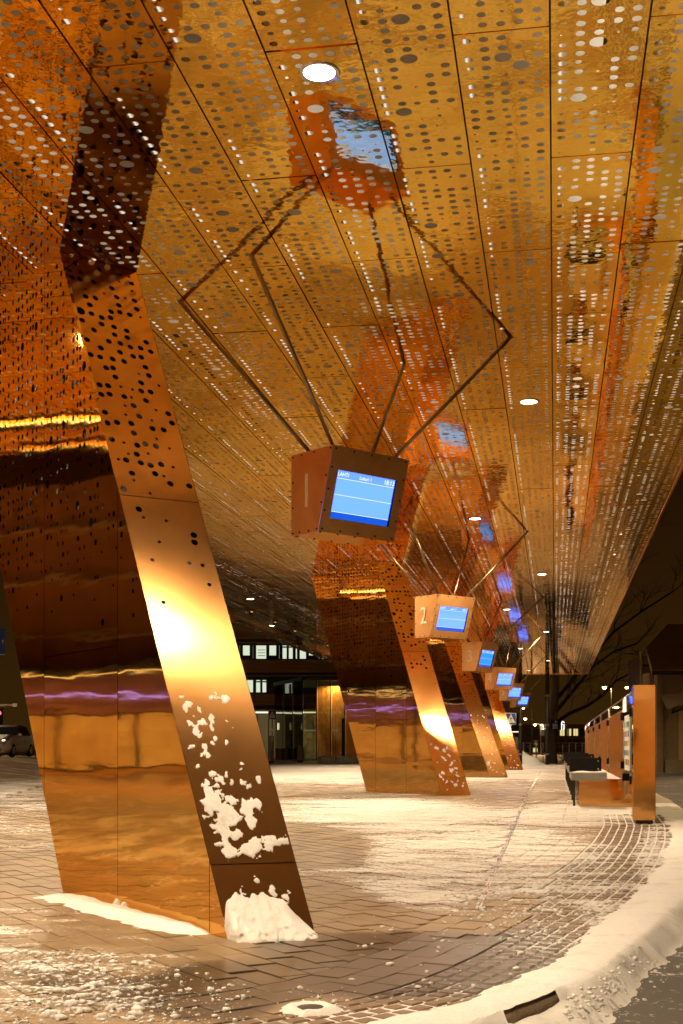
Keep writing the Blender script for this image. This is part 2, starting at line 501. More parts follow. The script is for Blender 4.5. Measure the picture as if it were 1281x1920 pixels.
def snow_mat():
    m, nt, p = new_mat('snow'); L = nt.links.new
    tc = N(nt, 'ShaderNodeTexCoord')
    n = N(nt, 'ShaderNodeTexNoise', i_Scale=30.0, i_Detail=6.0, i_Roughness=0.65)
    L(tc.outputs['Object'], n.inputs['Vector'])
    d_ = N(nt, 'ShaderNodeTexNoise', i_Scale=2.6, i_Detail=7.0, i_Roughness=0.7)
    L(tc.outputs['Object'], d_.inputs['Vector'])
    r_ = N(nt, 'ShaderNodeMapRange'); r_.inputs['From Min'].default_value = 0.52; r_.inputs['From Max'].default_value = 0.80
    L(d_.outputs['Fac'], r_.inputs['Value'])
    clean = mix_c(nt, n.outputs['Fac'], (0.66, 0.64, 0.62), (0.80, 0.79, 0.77))
    L(mix_c(nt, math_n(nt, 'MULTIPLY', r_.outputs[0], 0.75), clean, (0.42, 0.36, 0.29)), p.inputs['Base Color'])
    p.inputs['Roughness'].default_value = 0.85
    p.inputs['Subsurface Weight'].default_value = 0.0
    b = N(nt, 'ShaderNodeBump', i_Strength=0.9, i_Distance=0.012); L(n.outputs['Fac'], b.inputs['Height'])
    L(b.outputs[0], p.inputs['Normal'])
    return m
M['snow'] = snow_mat()

def spot(name, loc, power, parent=None, angle=150, blend=0.6, size=0.09, col=LAMP, target=None):
    l = bpy.data.lights.new(name, 'SPOT'); l.energy = power; l.color = col
    l.spot_size = R(angle); l.spot_blend = blend; l.shadow_soft_size = size
    o = bpy.data.objects.new(name, l); COL.objects.link(o); o.location = loc
    if target is not None:
        o.rotation_euler = (Vector(target)-Vector(loc)).to_track_quat('-Z', 'Y').to_euler()
    if parent: o.parent = parent
    return o

def pointl(name, loc, power, parent=None, size=0.12, col=LAMP):
    l = bpy.data.lights.new(name, 'POINT'); l.energy = power; l.color = col; l.shadow_soft_size = size
    o = bpy.data.objects.new(name, l); COL.objects.link(o); o.location = loc
    if parent: o.parent = parent
    return o

# ------------------------------------------------------------------ ground
KP = [(-40,-9.2),(0,-9),(3,-4.5),(5,-1.6),(6.44,-.26),(7.64,.2),(9.06,.55),(11.33,1.09),(14,1.55),(17,1.9),(20,2.15),(26,2.3),(40,2.35),(160,2.4)]
KYs = np.array([k[0] for k in KP]); KXs = np.array([k[1] for k in KP])
def kerbx(Y):
    # smoothed polyline
    return float(np.mean([np.interp(Y+d, KYs, KXs) for d in (-.5, -.25, 0, .25, .5)]))

def sheet(name, xs_of, ys, mat, dz, kind='structure', smooth=True):
    v = []; f = []; n = None
    for Y in ys:
        row = xs_of(Y); n = len(row)
        for X in row: v.append((X, Y, zg(X, Y)+dz))
    for i in range(len(ys)-1):
        for j in range(n-1):
            a = i*n+j; f.append((a, a+1, a+n+1, a+n))
    o = mk(name, v, f, mat, smooth=smooth); o['kind'] = kind
    return o
YS = [-40, -20, -6, 0, 2, 3] + list(np.arange(3.5, 15, .25)) + list(np.arange(15, 50, 1.5)) + list(range(50, 100, 4)) + [105, 120, 150, 200, 300, 600]
PAVE_L = -17.0
plaza = sheet('plaza_ground', lambda Y: [kerbx(Y)+(PAVE_L-kerbx(Y))*t for t in np.linspace(1, 0, 14)], YS, M['bed'], -0.012)
street = sheet('street_left', lambda Y: [-400, -150, -80, -60, -50, -44, -40, -36, -33, -30, -28, -26, -24, -22, -20, -19, -18, PAVE_L], YS, M['street'], -0.016)
road = sheet('road', lambda Y: [kerbx(Y)+d for d in (0.05, 1, 3, 6, 12, 30, 80, 400)], YS, M['asphalt'], -0.13)

# kerb stones, each its own piece
kerb_root = bpy.data.objects.new('kerb', None); COL.objects.link(kerb_root); kerb_root['kind'] = 'structure'
kpts = []
Yc = 4.0
while Yc < 60:
    kpts.append(Vector((kerbx(Yc), Yc)))
    Yc += 0.02 if Yc < 12 else 0.1
klen = [0.0]
for i in range(1, len(kpts)): klen.append(klen[-1]+(kpts[i]-kpts[i-1]).length)
klen_a = np.array(klen); kx_a = np.array([p.x for p in kpts]); ky_a = np.array([p.y for p in kpts])
def kat(s):
    X = float(np.interp(s, klen_a, kx_a)); Y = float(np.interp(s, klen_a, ky_a))
    X2 = float(np.interp(s+.2, klen_a, kx_a)); Y2 = float(np.interp(s+.2, klen_a, ky_a))
    X1 = float(np.interp(s-.2, klen_a, kx_a)); Y1 = float(np.interp(s-.2, klen_a, ky_a))
    t = Vector((X2-X1, Y2-Y1)).normalized()
    return Vector((X, Y)), t, Vector((-t.y, t.x))       # point, tangent, normal towards the square
def kpos(s, d):
    p, t, n = kat(s); q = p+n*d
    return Vector((q.x, q.y, zg(q.x, q.y)))
s = 0.0
kid = 0
while s < min(klen[-1]-1, 44):
    L_ = 0.98
    v = []
    for ss in (s+.006, s+L_*.5, s+L_-.006):
        for d, z in ((-.02, -.16), (-.02, -.012), (-.005, .004), (.13, .004), (.13, -.05)):
            q = kpos(ss, d); v.append((q.x, q.y, q.z+z))
    f = []
    for i in range(2):
        for j in range(4): f.append((i*5+j, i*5+j+1, i*5+5+j+1, i*5+5+j))
    f.append((0, 1, 2, 3, 4)); f.append((14, 13, 12, 11, 10))
    mk('kerbstone', v, f, M['kerb'], kerb_root)
    s += L_

# setts, band and paving stones: the 300 that show largest of each are single pieces
def stone_mesh(poly, h, ch):
    """a stone with chamfered top edge from a convex polygon (2-D, metres)"""
    poly = ccw(poly); n = len(poly)
    cx = sum(p[0] for p in poly)/n; cy_ = sum(p[1] for p in poly)/n
    def sh(p):
        dx, dy = p[0]-cx, p[1]-cy_; d = math.hypot(dx, dy)
        k = max(0, (d-ch*1.3)/d) if d > 0 else 1
        return (cx+dx*k, cy_+dy*k)
    v = [(p[0], p[1], -0.03) for p in poly]+[(p[0], p[1], h-ch) for p in poly]+[(*sh(p), h) for p in poly]
    f = [tuple(range(2*n, 3*n))]
    for k in range(2):
        for i in range(n): f.append((k*n+i, k*n+(i+1) % n, k*n+n+(i+1) % n, k*n+n+i))
    return v, f
def view_score(x, y):
    r = x*CA+y*SA; Z = -x*SA+y*CA
    if Z < 3: return -1
    px = 640+F*r/Z; py = 1400+F*(CAMZ-zg(x, y))/Z
    if px < -60 or px > 1340 or py > 1960: return -1
    return 1/(Z*Z*Z)
def lay(polys, name, mat, hfun, ch, root, limit=300):
    """polys: list of world convex polygons; nearest ones in view become single objects"""
    sc = []
    for i, P in enumerate(polys):
        x = sum(p[0] for p in P)/len(P); y = sum(p[1] for p in P)/len(P)
        sc.append((view_score(x, y), i, x, y))
    sc.sort(reverse=True)
    rest = MB()
    for q, (w, i, x, y) in enumerate(sc):
        h = hfun()
        v, f = stone_mesh([(p[0]-x, p[1]-y) for p in polys[i]], h, ch)
        tx, ty = random.gauss(0, .006), random.gauss(0, .006)
        z0 = zg(x, y)-.008
        v = [(a, b, c+a*tx+b*ty) for a, b, c in v]
        if q < limit and w > 0:
            o = mk(name, v, f, mat, root); o.location = (x, y, z0)
        else:
            rest.add([(a+x, b+y, c+z0) for a, b, c in v], f)
    if rest.v:
        o = rest.build(name, mat, root); o['kind'] = 'stuff'

def sett_n(s):
    Y = kat(s)[0].y
    return int(round(np.interp(Y, [5, 8, 10, 13, 40], [6, 6, 7, 11, 11])))
SP = 0.112
def band_in(s): return .16+SP*sett_n(s)+.02
pav = bpy.data.objects.new('paving', None); COL.objects.link(pav); pav['kind'] = 'structure'
pol = []
s = 0.0; row = 0
while s < 20:
    for j in range(sett_n(s)):
        a, b = s+.006+random.uniform(0, .006), s+SP*1.35-.010-random.uniform(0, .008)
        d0, d1 = .16+SP*j+.007, .16+SP*(j+1)-.006
        o_ = (j % 2)*SP*.65
        pol.append([tuple(kpos(a+o_, d0).xy), tuple(kpos(b+o_, d0).xy), tuple(kpos(b+o_, d1).xy), tuple(kpos(a+o_, d1).xy)])
    s += SP*1.35
sv, sf = [], []
for i_ in range(121):
    s_ = 20*i_/120
    for d_ in (.10, (band_in(s_)+.1)/2, band_in(s_)-.012):
        q_ = kpos(s_, d_); sv.append((q_.x, q_.y, q_.z-.0045))
for i_ in range(120):
    for j_ in range(2): a_ = i_*3+j_; sf.append((a_, a_+3, a_+4, a_+1))
sb_ = mk('sett_bed', sv, sf, M['setbed'], pav)
lay(pol, 'sett', M['sett'], lambda: random.uniform(.006, .016), .012, pav)
pol = []
s = 0.0
BW, BL = .21, .42
while s < 24:
    for j in range(3):
        o_ = (j % 2)*BL*.5
        sa, sb = s+o_+.002, s+o_+BL-.002
        da, db = band_in(sa), band_in(sb)
        if abs(da-db) > .01: da = db = max(da, db)
        pol.append([tuple(kpos(sa, da+BW*j+.002).xy), tuple(kpos(sb, db+BW*j+.002).xy), tuple(kpos(sb, db+BW*(j+1)-.002).xy), tuple(kpos(sa, da+BW*(j+1)-.002).xy)])
    s += BL
lay(pol, 'band_stone', M['band'], lambda: random.uniform(.005, .009), .003, pav)
# main field: courses run diagonally across the square
PU = Vector((-math.sin(R(40.5)), math.cos(R(40.5)))); PW = Vector((PU.y, -PU.x))
PWID, PLEN = .205, .43
step = 0.3
ks = np.arange(0, min(40, klen[-1]), step)
KA = [kat(q) for q in ks]; KAp = np.array([[k[0].x, k[0].y] for k in KA]); KAb = np.array([band_in(q)+BW*3+.004 for q in ks])
pol = []
for i in range(-70, 150):
    for j in range(-60, 130):
        c = PW*(i*PWID)+PU*(j*PLEN+(i % 3)*PLEN/3)
        if c.y < 4.2 or c.y > 44 or c.x < PAVE_L+.3 or c.x > 2.4: continue
        if not (-.30*c.y-4 < c.x): continue
        a = PWID/2-.0035; b = PLEN/2-.0035
        P = [tuple(c+PW*sx*a+PU*sy*b) for sx, sy in ((-1,-1),(1,-1),(1,1),(-1,1))]
        q = int(np.argmin((KAp[:, 0]-c.x)**2+(KAp[:, 1]-c.y)**2))
        kp, kt, kn = KA[q]
        d = (c-kp).dot(kn)
        if d < KAb[q]-.4: continue
        if d < KAb[q]+.5:
            lim = kp.dot(kn)+KAb[q]
            P = clip_poly(P, -kn.x, -kn.y, -lim)
            if len(P) < 3: continue
            A = abs(sum(P[t][0]*P[(t+1) % len(P)][1]-P[(t+1) % len(P)][0]*P[t][1] for t in range(len(P))))/2
            if A < .004: continue
        # a slot drain crosses the field along the canopy
        if c.y > 10.4 and abs(c.x+.62) < .4:
            P2 = clip_poly(P, 1, 0, -.645) if c.x < -.62 else clip_poly(P, -1, 0, .595)
            if len(P2) < 3: continue
            P = P2
        pol.append(P)
lay(pol, 'paving_stone', M['paver'], lambda: random.uniform(.004, .010), .004, pav)
mbd = MB()
Yd = 10.5
while Yd < 60:
    a, b = zg(0, Yd), zg(0, Yd+1.98)
    for x0, x1 in ((-.642, -.625), (-.613, -.598)):
        mbd.add([(x0,Yd,a-.02),(x1,Yd,a-.02),(x1,Yd+1.98,b-.02),(x0,Yd+1.98,b-.02),(x0,Yd,a+.003),(x1,Yd,a+.003),(x1,Yd+1.98,b+.003),(x0,Yd+1.98,b+.003)],
                [(4,5,6,7),(0,1,5,4),(1,2,6,5),(2,3,7,6),(3,0,4,7)])
    Yd += 2
dr = mbd.build('slot_drain', M['steel']); dr['kind'] = 'structure'

# ------------------------------------------------------------------ canopy
CZ = CAMZ+4.5
PWD, PLN = 0.608, 3.62
KX0 = -0.03
YN, YF = 8.1-4*PLN, 8.1+20*PLN
canopy = thing('canopy', 'long perforated brass canopy on leaning copper columns over the snowy square', 'canopy', (0, 0, 0))
def panel_holes(w, l, rr, margin=.028):
    hs = []
    ncol = max(1, round((w-.03)/.1165)); nrow = max(2, round(l/.118))
    px_ = (w-.04)/ncol; py_ = (l-.05)/nrow
    used = set()
    for j in range(nrow):
        for i in range(ncol):
            if (i, j) in used: continue
            x = .02+px_*(i+.5); y = .025+py_*(j+.5)
            q = rr.random()
            if q < .028 and 0 < i < ncol-1 and 0 < j < nrow-1:
                hs.append((x, y, .058)); used |= {(i+1, j), (i, j+1)}
            elif q < .54: hs.append((x+rr.uniform(-.003, .003), y+rr.uniform(-.003, .003), .0305))
            elif q < .72: hs.append((x+rr.uniform(-.01, .01), y+rr.uniform(-.01, .01), .023))
            elif q < .84: hs.append((x+rr.uniform(-.02, .02), y+rr.uniform(-.02, .02), rr.choice((.007, .010, .014))))
    return hs
def panel_mesh(w, l, seed, n=12, name='ceiling_panel', dens=1.0):
    rr = random.Random(seed)
    g = .0062
    poly = [(g, g), (w-g, g), (w-g, l-g), (g, l-g)]
    V2, T, P = perforated(poly, panel_holes(w, l, rr), n)
    v = [(p.x, p.y, 0) for p in V2]
    f = [(t[0], t[2], t[1]) for t in T]                       # facing down
    b = len(v)
    v += [(p[0], p[1], 0) for p in P]+[(p[0], p[1], .035) for p in P]
    f += [(b+i, b+(i+1) % 4, b+4+(i+1) % 4, b+4+i) for i in range(4)]
    me = bpy.data.meshes.new(name); me.from_pydata(v, [], f); me.materials.append(M['ceil']); me.update()
    return me
full = [panel_mesh(PWD, PLN, 100+i) for i in range(14)]
half = [panel_mesh(PWD, PLN/2, 200+i) for i in range(4)]
edge = [panel_mesh(.215, PLN, 300+i) for i in range(3)]
lowf = [panel_mesh(PWD, PLN, 400+i, n=6) for i in range(6)]
pans = []
for k in range(-19, 4):
    x = KX0+PWD*k
    if k == 3:
        Yp = YN
        while Yp < YF-.1: pans.append((x, Yp, 2, PLN, .215)); Yp += PLN
        continue
    if k % 2: Yp = YN
    else: pans.append((x, YN, 1, PLN/2, PWD)); Yp = YN+PLN/2
    while Yp < YF-.1:
        l = min(PLN, YF-Yp)
        pans.append((x, Yp, 0 if l > 2.5 else 1, l, PWD)); Yp += PLN
def pscore(p):
    X, Y = p[0]+.3, p[1]+p[3]/2
    r = X*CA+Y*SA; Z = -X*SA+Y*CA
    if Z < 5: return 0
    px = 640+F*r/Z; py = 1400-F*4.5/Z
    if px < -120 or px > 1400 or py < -250: return 0
    return 1/Z**3
pans.sort(key=pscore, reverse=True)
rv, rf = [], []
for i, (x, y, t, l, w) in enumerate(pans):
    tilt = (random.gauss(0, .0005), random.gauss(0, .0018), 0)
    lst = (full, half, edge)[t]
    if i < 300 and pscore((x, y, t, l, w)) > 0:
        o = inst('ceiling_panel', random.choice(lst), canopy, (x, y, CZ+random.uniform(-.002, .002)), tilt)
    else:
        me = random.choice(lowf) if t == 0 else random.choice(lst)
        n = len(rv)
        rv += [(p.co.x+x, p.co.y+y, p.co.z+CZ+p.co.y*tilt[0]-p.co.x*tilt[1]) for p in me.vertices]
        rf += [tuple(q+n for q in pl.vertices) for pl in me.polygons]
o = mk('ceiling_panel', rv, rf, M['ceil'], canopy); o['kind'] = 'stuff'
CXL, CXR = KX0-19*PWD, KX0+3*PWD+.215
mb = MB(); mb.box((CXL+.02, YN+.02, CZ+.55), (CXR-.02, YF-.02, CZ+1.05)); mb.build('roof_deck', M['deck'], canopy)
mb = MB()
mb.box((CXR+.004, YN-.04, CZ-.02), (CXR+.035, YF+.04, CZ+1.1)); mb.build('side_fascia', M['post'], canopy)
mb = MB()
mb.box((CXL-.035, YN-.04, CZ-.02), (CXL-.004, YF+.04, CZ+1.1))
mb.build('side_fascia', M['post'], canopy)
mb = MB()
mb.box((CXL-.004, YF+.004, CZ-.02), (CXR+.004, YF+.036, CZ+1.1)); mb.build('end_fascia', M['post'], canopy)
mb = MB()
mb.box((CXL-.004, YN-.036, CZ-.02), (CXR+.004, YN-.004, CZ+1.1))
mb.build('end_fascia', M['post'], canopy)
for k in range(-19, 4):
    x = KX0+PWD*k
    mb = MB(); mb.box((x+.046, YN, CZ+.044), (x+.086, YF, CZ+.09)); mb.build('panel_rail', M['rail'], canopy)
for k in range(-19, 1):
    x = KX0+PWD*k+.064
    yq = YN+.3
    rl = random.Random(k+60); mb = MB()
    while yq < 46:
        l_ = rl.uniform(.5, 2.6)
        mb.tube([(x, yq, CZ+.028), (x, min(YF-.3, yq+l_), CZ+.028)], .0095, 6); yq += l_+rl.uniform(.12, 1.3)
    o = mb.build('led_line', M['led'], canopy); o['kind'] = 'stuff'
for k in range(-18, 4):
    x = KX0+PWD*k
    mb = MB(); mb.box((x-.022, YN, CZ+.040), (x+.022, YF, CZ+.048)); mb.build('seam_gasket', M['core'], canopy)
for q in range(28):
    y = YN+1.2+q*3.05
    mb = MB(); mb.box((CXL+.1, y, CZ+.14), (CXR-.1, y+.05, CZ+.22)); mb.build('cross_rail', M['rail'], canopy)
# tubes burning inside the void above the right-hand edge and the middle
for q, (x, sp_) in enumerate(((1.45, 3.05), (.35, 3.05), (-1.9, 6.1), (-4.3, 6.1), (-6.7, 6.1), (-9.2, 6.1))):
    y = YN+2
    while y < YF-3:
        mb = MB(); l_ = 2.6 if q < 2 else 5.4
        mb.box((x-.03, y, CZ+.20), (x+.03, y+l_, CZ+.235)); tr_ = mb.build('light_tray', M['darkmetal'], canopy)
        mb = MB(); mb.quad((x-.026, y+.01, CZ+.238), (x+.026, y+.01, CZ+.238), (x+.026, y+l_-.01, CZ+.238), (x-.026, y+l_-.01, CZ+.238)); mb.build('void_tube', M['tube' if q < 2 else 'tube2'], tr_)
        y += sp_

# light strips added for streaks in the columns' sides, louvred out of direct view
for xq, me_ in ((1.55, 'strip3'), (.16, 'strip2')):
  yq = YN+1.0
  while yq < YF-2:
    mb = MB(); mb.box((CXL+xq, yq, CZ-.035), (CXL+xq+.07, yq+2.3, CZ-.006)); ll = mb.build('added_strip', M[me_], canopy)
    mb = MB()
    for q_ in range(30): mb.box((CXL+xq-.05, yq-.02+q_*.08, CZ-.10), (CXL+xq+.12, yq-.014+q_*.08, CZ-.004))
    lv = mb.build('added_louvre', M['darkmetal'], ll); lv['kind'] = 'stuff'
    yq += 3.62

# downlights
DL = bpy.data.meshes.new('x')
def make_downlight():
    t = thing('downlight', '', 'downlight')
    mb = MB(); mb.lathe([(.105, -.004), (.132, -.012), (.140, -.006), (.140, .02)], 28); mb.build('trim_ring', M['chrome'], t, True)
    mb = MB(); mb.lathe([(.001, -.010), (.06, -.009), (.107, -.005)], 28); mb.build('lens', M['lens'], t)
    return t
dl0 = None
nrow = {}
ORD = 'first second third fourth fifth sixth seventh eighth ninth tenth eleventh twelfth'.split()
DLS = []
Yl = 8.36-16.9; alt = 0
while Yl < 80:
    DLS.append((-1.55 if alt == 0 else -.334, Yl)); DLS.append((-9.15 if alt else -10.36, Yl+4.2))
    Yl += 8.47; alt ^= 1
DLS += [(-6.72, 4.6), (-6.72, 11.8), (-6.72, 19.0), (-4.9, 26.0), (-5.8, 34.0), (-6.0, 42.0), (-6.0, 50.5)]  # unseen downlights added to brighten the left and middle ground
for i, (x, y) in enumerate(DLS):
    if y < YN+.5 or y > YF-.5: continue
    if dl0 is None: dl0 = make_downlight(); d = dl0
    else: d = copy_tree(dl0)
    d.location = (x, y, CZ)
    d['group'] = 'round downlights set into the brass ceiling'
    row = 'right-hand row above the displays' if x > -3 else 'added row behind columns and box' if x > -7 else 'left edge row'
    nrow[row] = nrow.get(row, 0)+(1 if y > 6 else 0)
    if abs(x+1.55) < .1 and abs(y-8.36) < .5: lab = 'largest round white downlight, close overhead at the top of the brass ceiling'
    elif abs(x+.334) < .1 and abs(y-16.8) < .6: lab = 'lit white downlight in the brass ceiling to the right of the nearest display box'
    elif y <= 6: lab = 'white downlight of the %s, %s the viewpoint' % (row, 'over' if y > -2 else 'behind')
    else: lab = 'small lit white downlight, %s of the %s from the viewer' % (ORD[nrow[row]-1], row)
    d['label'] = lab
    spot('downlight_lamp', (x, y, CZ-.03), POWER, angle=158, blend=.75)

# ------------------------------------------------------------------ columns
TH = R(-43.06)
UD = Vector((math.sin(TH), math.cos(TH)))           # along the wide face, away from the nose

def build_column(name, label, B, seams, joints, top_shift, Lb, c_base, c_top, kinks, h_lo, h_hi, nh, snow_seed=None, group='leaning copper columns under the canopy'):
    """B: ground corner between the wide face and the nose. Wide face is a vertical plane of sheet panels."""
    z0 = zg(*B)
    H = CZ-z0
    root = thing(name, label, 'column', (B[0], B[1], z0), 0, group)
    slope = top_shift/H
    def Wp(h, z, off=0.0):                                      # wide-face point (local)
        nrm = Vector((-UD.y, UD.x))                              # outward: towards camera-left
        return Vector((UD.x*h+nrm.x*off, UD.y*h+nrm.y*off, z))
    rr = random.Random(hash(name+str(B)) % 1000 + 5)
    rr = random.Random(11)
    band = [(0, 0), (Lb, 0), (Lb+top_shift, H), (top_shift, H)]
    hmax = Lb+top_shift
    edges = [-1]+seams+[hmax+1]
    for a, b in zip(edges[:-1], edges[1:]):
        P = clip_poly(clip_poly(band, 1, 0, b-.004), -1, 0, -(a+.004))
        if len(P) < 3: continue
        zs = [-1]+joints.get(round(a, 2), [])+[H+1]
        for za, zb in zip(zs[:-1], zs[1:]):
            Q = clip_poly(clip_poly(P, 0, 1, zb-.003), 0, -1, -(za+.003))
            if len(Q) < 3: continue
            Q = ccw(Q)
            hs = []
            pitch = .098
            for i in range(int(hmax/pitch)+1):
                for j in range(int(H/pitch)+1):
                    h, z = (i+.5)*pitch+(.02 if (i//2) % 2 else -.02), (j+.5)*pitch
                    dens = min(1, max(0, (z-h_lo)/(h_hi-h_lo)))
                    if rr.random() > dens*.80: continue
                    q = rr.random()
                    r = .043 if q < .03 else (.026 if q < .35+.4*dens else (.019 if q < .9 else .009))
                    if dens < .45: r *= .72
                    h += rr.uniform(-.012, .012); z += rr.uniform(-.012, .012)
                    if inside(Q, h, z, r+.012) and all((h-x)**2+(z-y)**2 > (r+s_+.006)**2 for x, y, s_ in hs[-90:]): hs.append((h, z, r))
            V2, T, PP = perforated(Q, hs, nh)
            v = [Wp(p.x, p.y, 0) for p in V2]; f = [tuple(t) for t in T]
            n0 = len(v); m_ = len(PP)
            v += [Wp(p[0], p[1], 0) for p in PP]+[Wp(p[0], p[1], -.03) for p in PP]
            f += [(n0+i, n0+m_+i, n0+m_+(i+1) % m_, n0+(i+1) % m_) for i in range(m_)]
            mk('side_panel', v, f, M['wide'], root)
    # nose: a ruled strip between the wide face's front edge and a second leaning edge, folded at its joints
    def Be(t): return Wp(top_shift*t, H*t)
    def Ce(t):
        c = Vector(c_base).lerp(Vector(c_top), t); b = Be(t)
        return Vector((b.x+c.x, b.y+c.y, b.z))
    ts = [0]+[k for k in kinks]+[1]
    for ta, tb in zip(ts[:-1], ts[1:]):
        L_ = (Be(tb)-Be(ta)).length
        wa, wb = (Ce(ta)-Be(ta)).length, (Ce(tb)-Be(tb)).length
        g = .004
        Q = [(g, g), (wa-g, g), (wb-g, L_-g), (g, L_-g)]
        hs = []
        pitch = .105
        for i in range(int(max(wa, wb)/pitch)+1):
            for j in range(int(L_/pitch)+1):
                x, y = (i+.5)*pitch, (j+.5)*pitch
                z = H*(ta+(tb-ta)*y/L_)
                dens = min(1, max(0, (z-h_lo)/(h_hi-h_lo)))
                if rr.random() > dens*.62: continue
                q = rr.random()
                r = .046 if q < .05 else (.029 if q < .75 else .014)
                if dens < .4: r *= .6
                x += rr.uniform(-.02, .02); y += rr.uniform(-.02, .02)
                if inside(Q, x, y, r+.012) and all((x-a_)**2+(y-b_)**2 > (r+s_+.008)**2 for a_, b_, s_ in hs[-40:]): hs.append((x, y, r))
        ns_ = max(2, int(L_/.12))
        ring = [(g, g), (wa-g, g)]+[(wa-g+(wb-wa)*k/ns_, g+(L_-2*g)*k/ns_) for k in range(1, ns_)]+[(wb-g, L_-g), (g, L_-g)]+[(g, L_-g-(L_-2*g)*k/ns_) for k in range(1, ns_)]
        ext = [((wa+(wb-wa)*k/ns_)*q/6, L_*k/ns_) for k in range(1, ns_) for q in range(1, 6)]
        V2, T, PP = perforated(ring, hs, nh, ext)
        def Np(x, y):
            t = ta+(tb-ta)*y/L_
            w = wa+(wb-wa)*y/L_
            b, c = Be(t), Ce(t)
            return b.lerp(c, x/w)
        v = [Np(p.x, p.y) for p in V2]; f = [(t[0], t[2], t[1]) for t in T]
        o = mk('front_panel', v, f, M['nose'], root, True)
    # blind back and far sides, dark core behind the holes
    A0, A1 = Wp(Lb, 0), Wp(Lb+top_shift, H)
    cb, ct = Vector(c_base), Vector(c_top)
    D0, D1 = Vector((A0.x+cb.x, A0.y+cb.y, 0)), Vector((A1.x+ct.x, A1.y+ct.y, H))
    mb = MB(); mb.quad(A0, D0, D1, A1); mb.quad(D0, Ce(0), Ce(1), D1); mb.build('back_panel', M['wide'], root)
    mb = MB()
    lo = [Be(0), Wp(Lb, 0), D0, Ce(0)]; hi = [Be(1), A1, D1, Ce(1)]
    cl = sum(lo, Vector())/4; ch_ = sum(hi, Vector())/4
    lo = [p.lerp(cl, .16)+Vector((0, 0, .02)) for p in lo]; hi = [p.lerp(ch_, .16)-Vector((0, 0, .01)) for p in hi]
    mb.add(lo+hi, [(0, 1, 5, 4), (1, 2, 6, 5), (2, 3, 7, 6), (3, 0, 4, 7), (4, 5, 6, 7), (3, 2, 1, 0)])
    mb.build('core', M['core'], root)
    mb = MB()
    sk = [Wp(-.0, 0), Wp(Lb, 0), D0, Ce(0)]; c0 = sum(sk, Vector())/4
    sk = [p.lerp(c0, .02) for p in sk]
    mb.add([p+Vector((0, 0, -.06)) for p in sk]+[p+Vector((0, 0, .03)) for p in sk], [(0, 1, 5, 4), (1, 2, 6, 5), (2, 3, 7, 6), (3, 0, 4, 7)])
    mb.build('base_plinth', M['darkmetal'], root)
    return root, Be, Ce

B1 = Vector(rz(-.792, 8.97))
col1, Be1, Ce1 = build_column('leaning_column', 'nearest huge leaning copper column with snow stuck to its front face', B1,
    [.285, 1.904, 3.59, 5.25], {1.9: [2.18], 3.59: [4.08], .29: [], 5.25: [.9]}, 3.2, 3.10, (.575, .25), (.53, .595), (.085, .585), 2.35, 3.9, 12)
def xy(r, Z): return (r*CA-Z*SA, r*SA+Z*CA)
B2 = Vector(rz(2.27, 29.0))
cb2, ct2 = (.65, .10), (.62, .16)
col2, Be2, Ce2 = build_column('leaning_column', 'second leaning copper column, behind the nearest display box', B2,
    [.10, 1.35, 2.6, 3.85, 5.1], {1.35: [1.75, 4.0], 2.6: [3.05], .1: [2.4]}, 2.55, 3.0, cb2, ct2, (.075, .60), 2.3, 3.8, 8)
for pos, lab in (((919, 1458.6, 46.2), 'third leaning copper column with a dark snow-flecked front face'), ((955, 1444, 61.5), 'farthest leaning copper column, at the far end of the canopy')):
    c = copy_tree(col2)
    x, y = rz((pos[0]-640)/F*pos[2], pos[2])
    c.location = (x, y, zg(x, y)); c['label'] = lab
    if pos[0] == 919: c.rotation_euler.z = .15

# snow stuck to the noses
def nose_snow(root, Be, Ce, blobs, seed, name='stuck_snow', tmax=.62, res=(120, 620), nz=.5):
    V_, F_ = [], []
    nu, nv = res
    val = np.zeros((nv+1, nu+1))
    for j in range(nv+1):
        for i in range(nu+1):
            u, t = i/nu, tmax*j/nv
            s_ = 0
            for (bu, bt, ru, rt, a, rot) in blobs:
                dx, dy = (u-bu), (t-bt)
                c_, q_ = math.cos(rot), math.sin(rot)
                x = (dx*c_+dy*4*q_)/ru; y = (-dx*q_+dy*4*c_)/(rt*4)
                d = x*x+y*y
                if d < 6: s_ = max(s_, a*math.exp(-d))
            bmax = s_
            s_ += .62*noise.fractal(Vector((u*8+seed, t*84, seed)), .7, 2.0, 5)
            val[j, i] = s_-.42-(.30 if bmax < .12 else 0)
            if u < .02 or u > .98: val[j, i] = min(val[j, i], -.1)
    pts = []
    for j in range(nv+1):
        for i in range(nu+1):
            u, t = i/nu, tmax*j/nv
            b, c = Be(t), Ce(t)
            p = b.lerp(c, u)
            n = (c-b).cross(Be(min(1, t+.01))-b).normalized()
            n = n if n.z > 0 else -n
            hgt = max(-.004, min(.006, val[j, i]*.04))
            hgt += .003*noise.noise(Vector((u*30, t*300, seed))) if val[j, i] > .06 else 0
            pts.append(p+n*hgt)
    used = {}
    for j in range(nv):
        for i in range(nu):
            q = (j*(nu+1)+i, j*(nu+1)+i+1, (j+1)*(nu+1)+i+1, (j+1)*(nu+1)+i)
            if max(val[j, i], val[j, i+1], val[j+1, i], val[j+1, i+1]) <= 0: continue
            ids = []
            for k in q:
                if k not in used: used[k] = len(V_); V_.append(pts[k])
                ids.append(used[k])
            F_.append(tuple(ids))
    o = mk(name, V_, F_, M['snow'], root, True); o['kind'] = 'stuff'
    return o
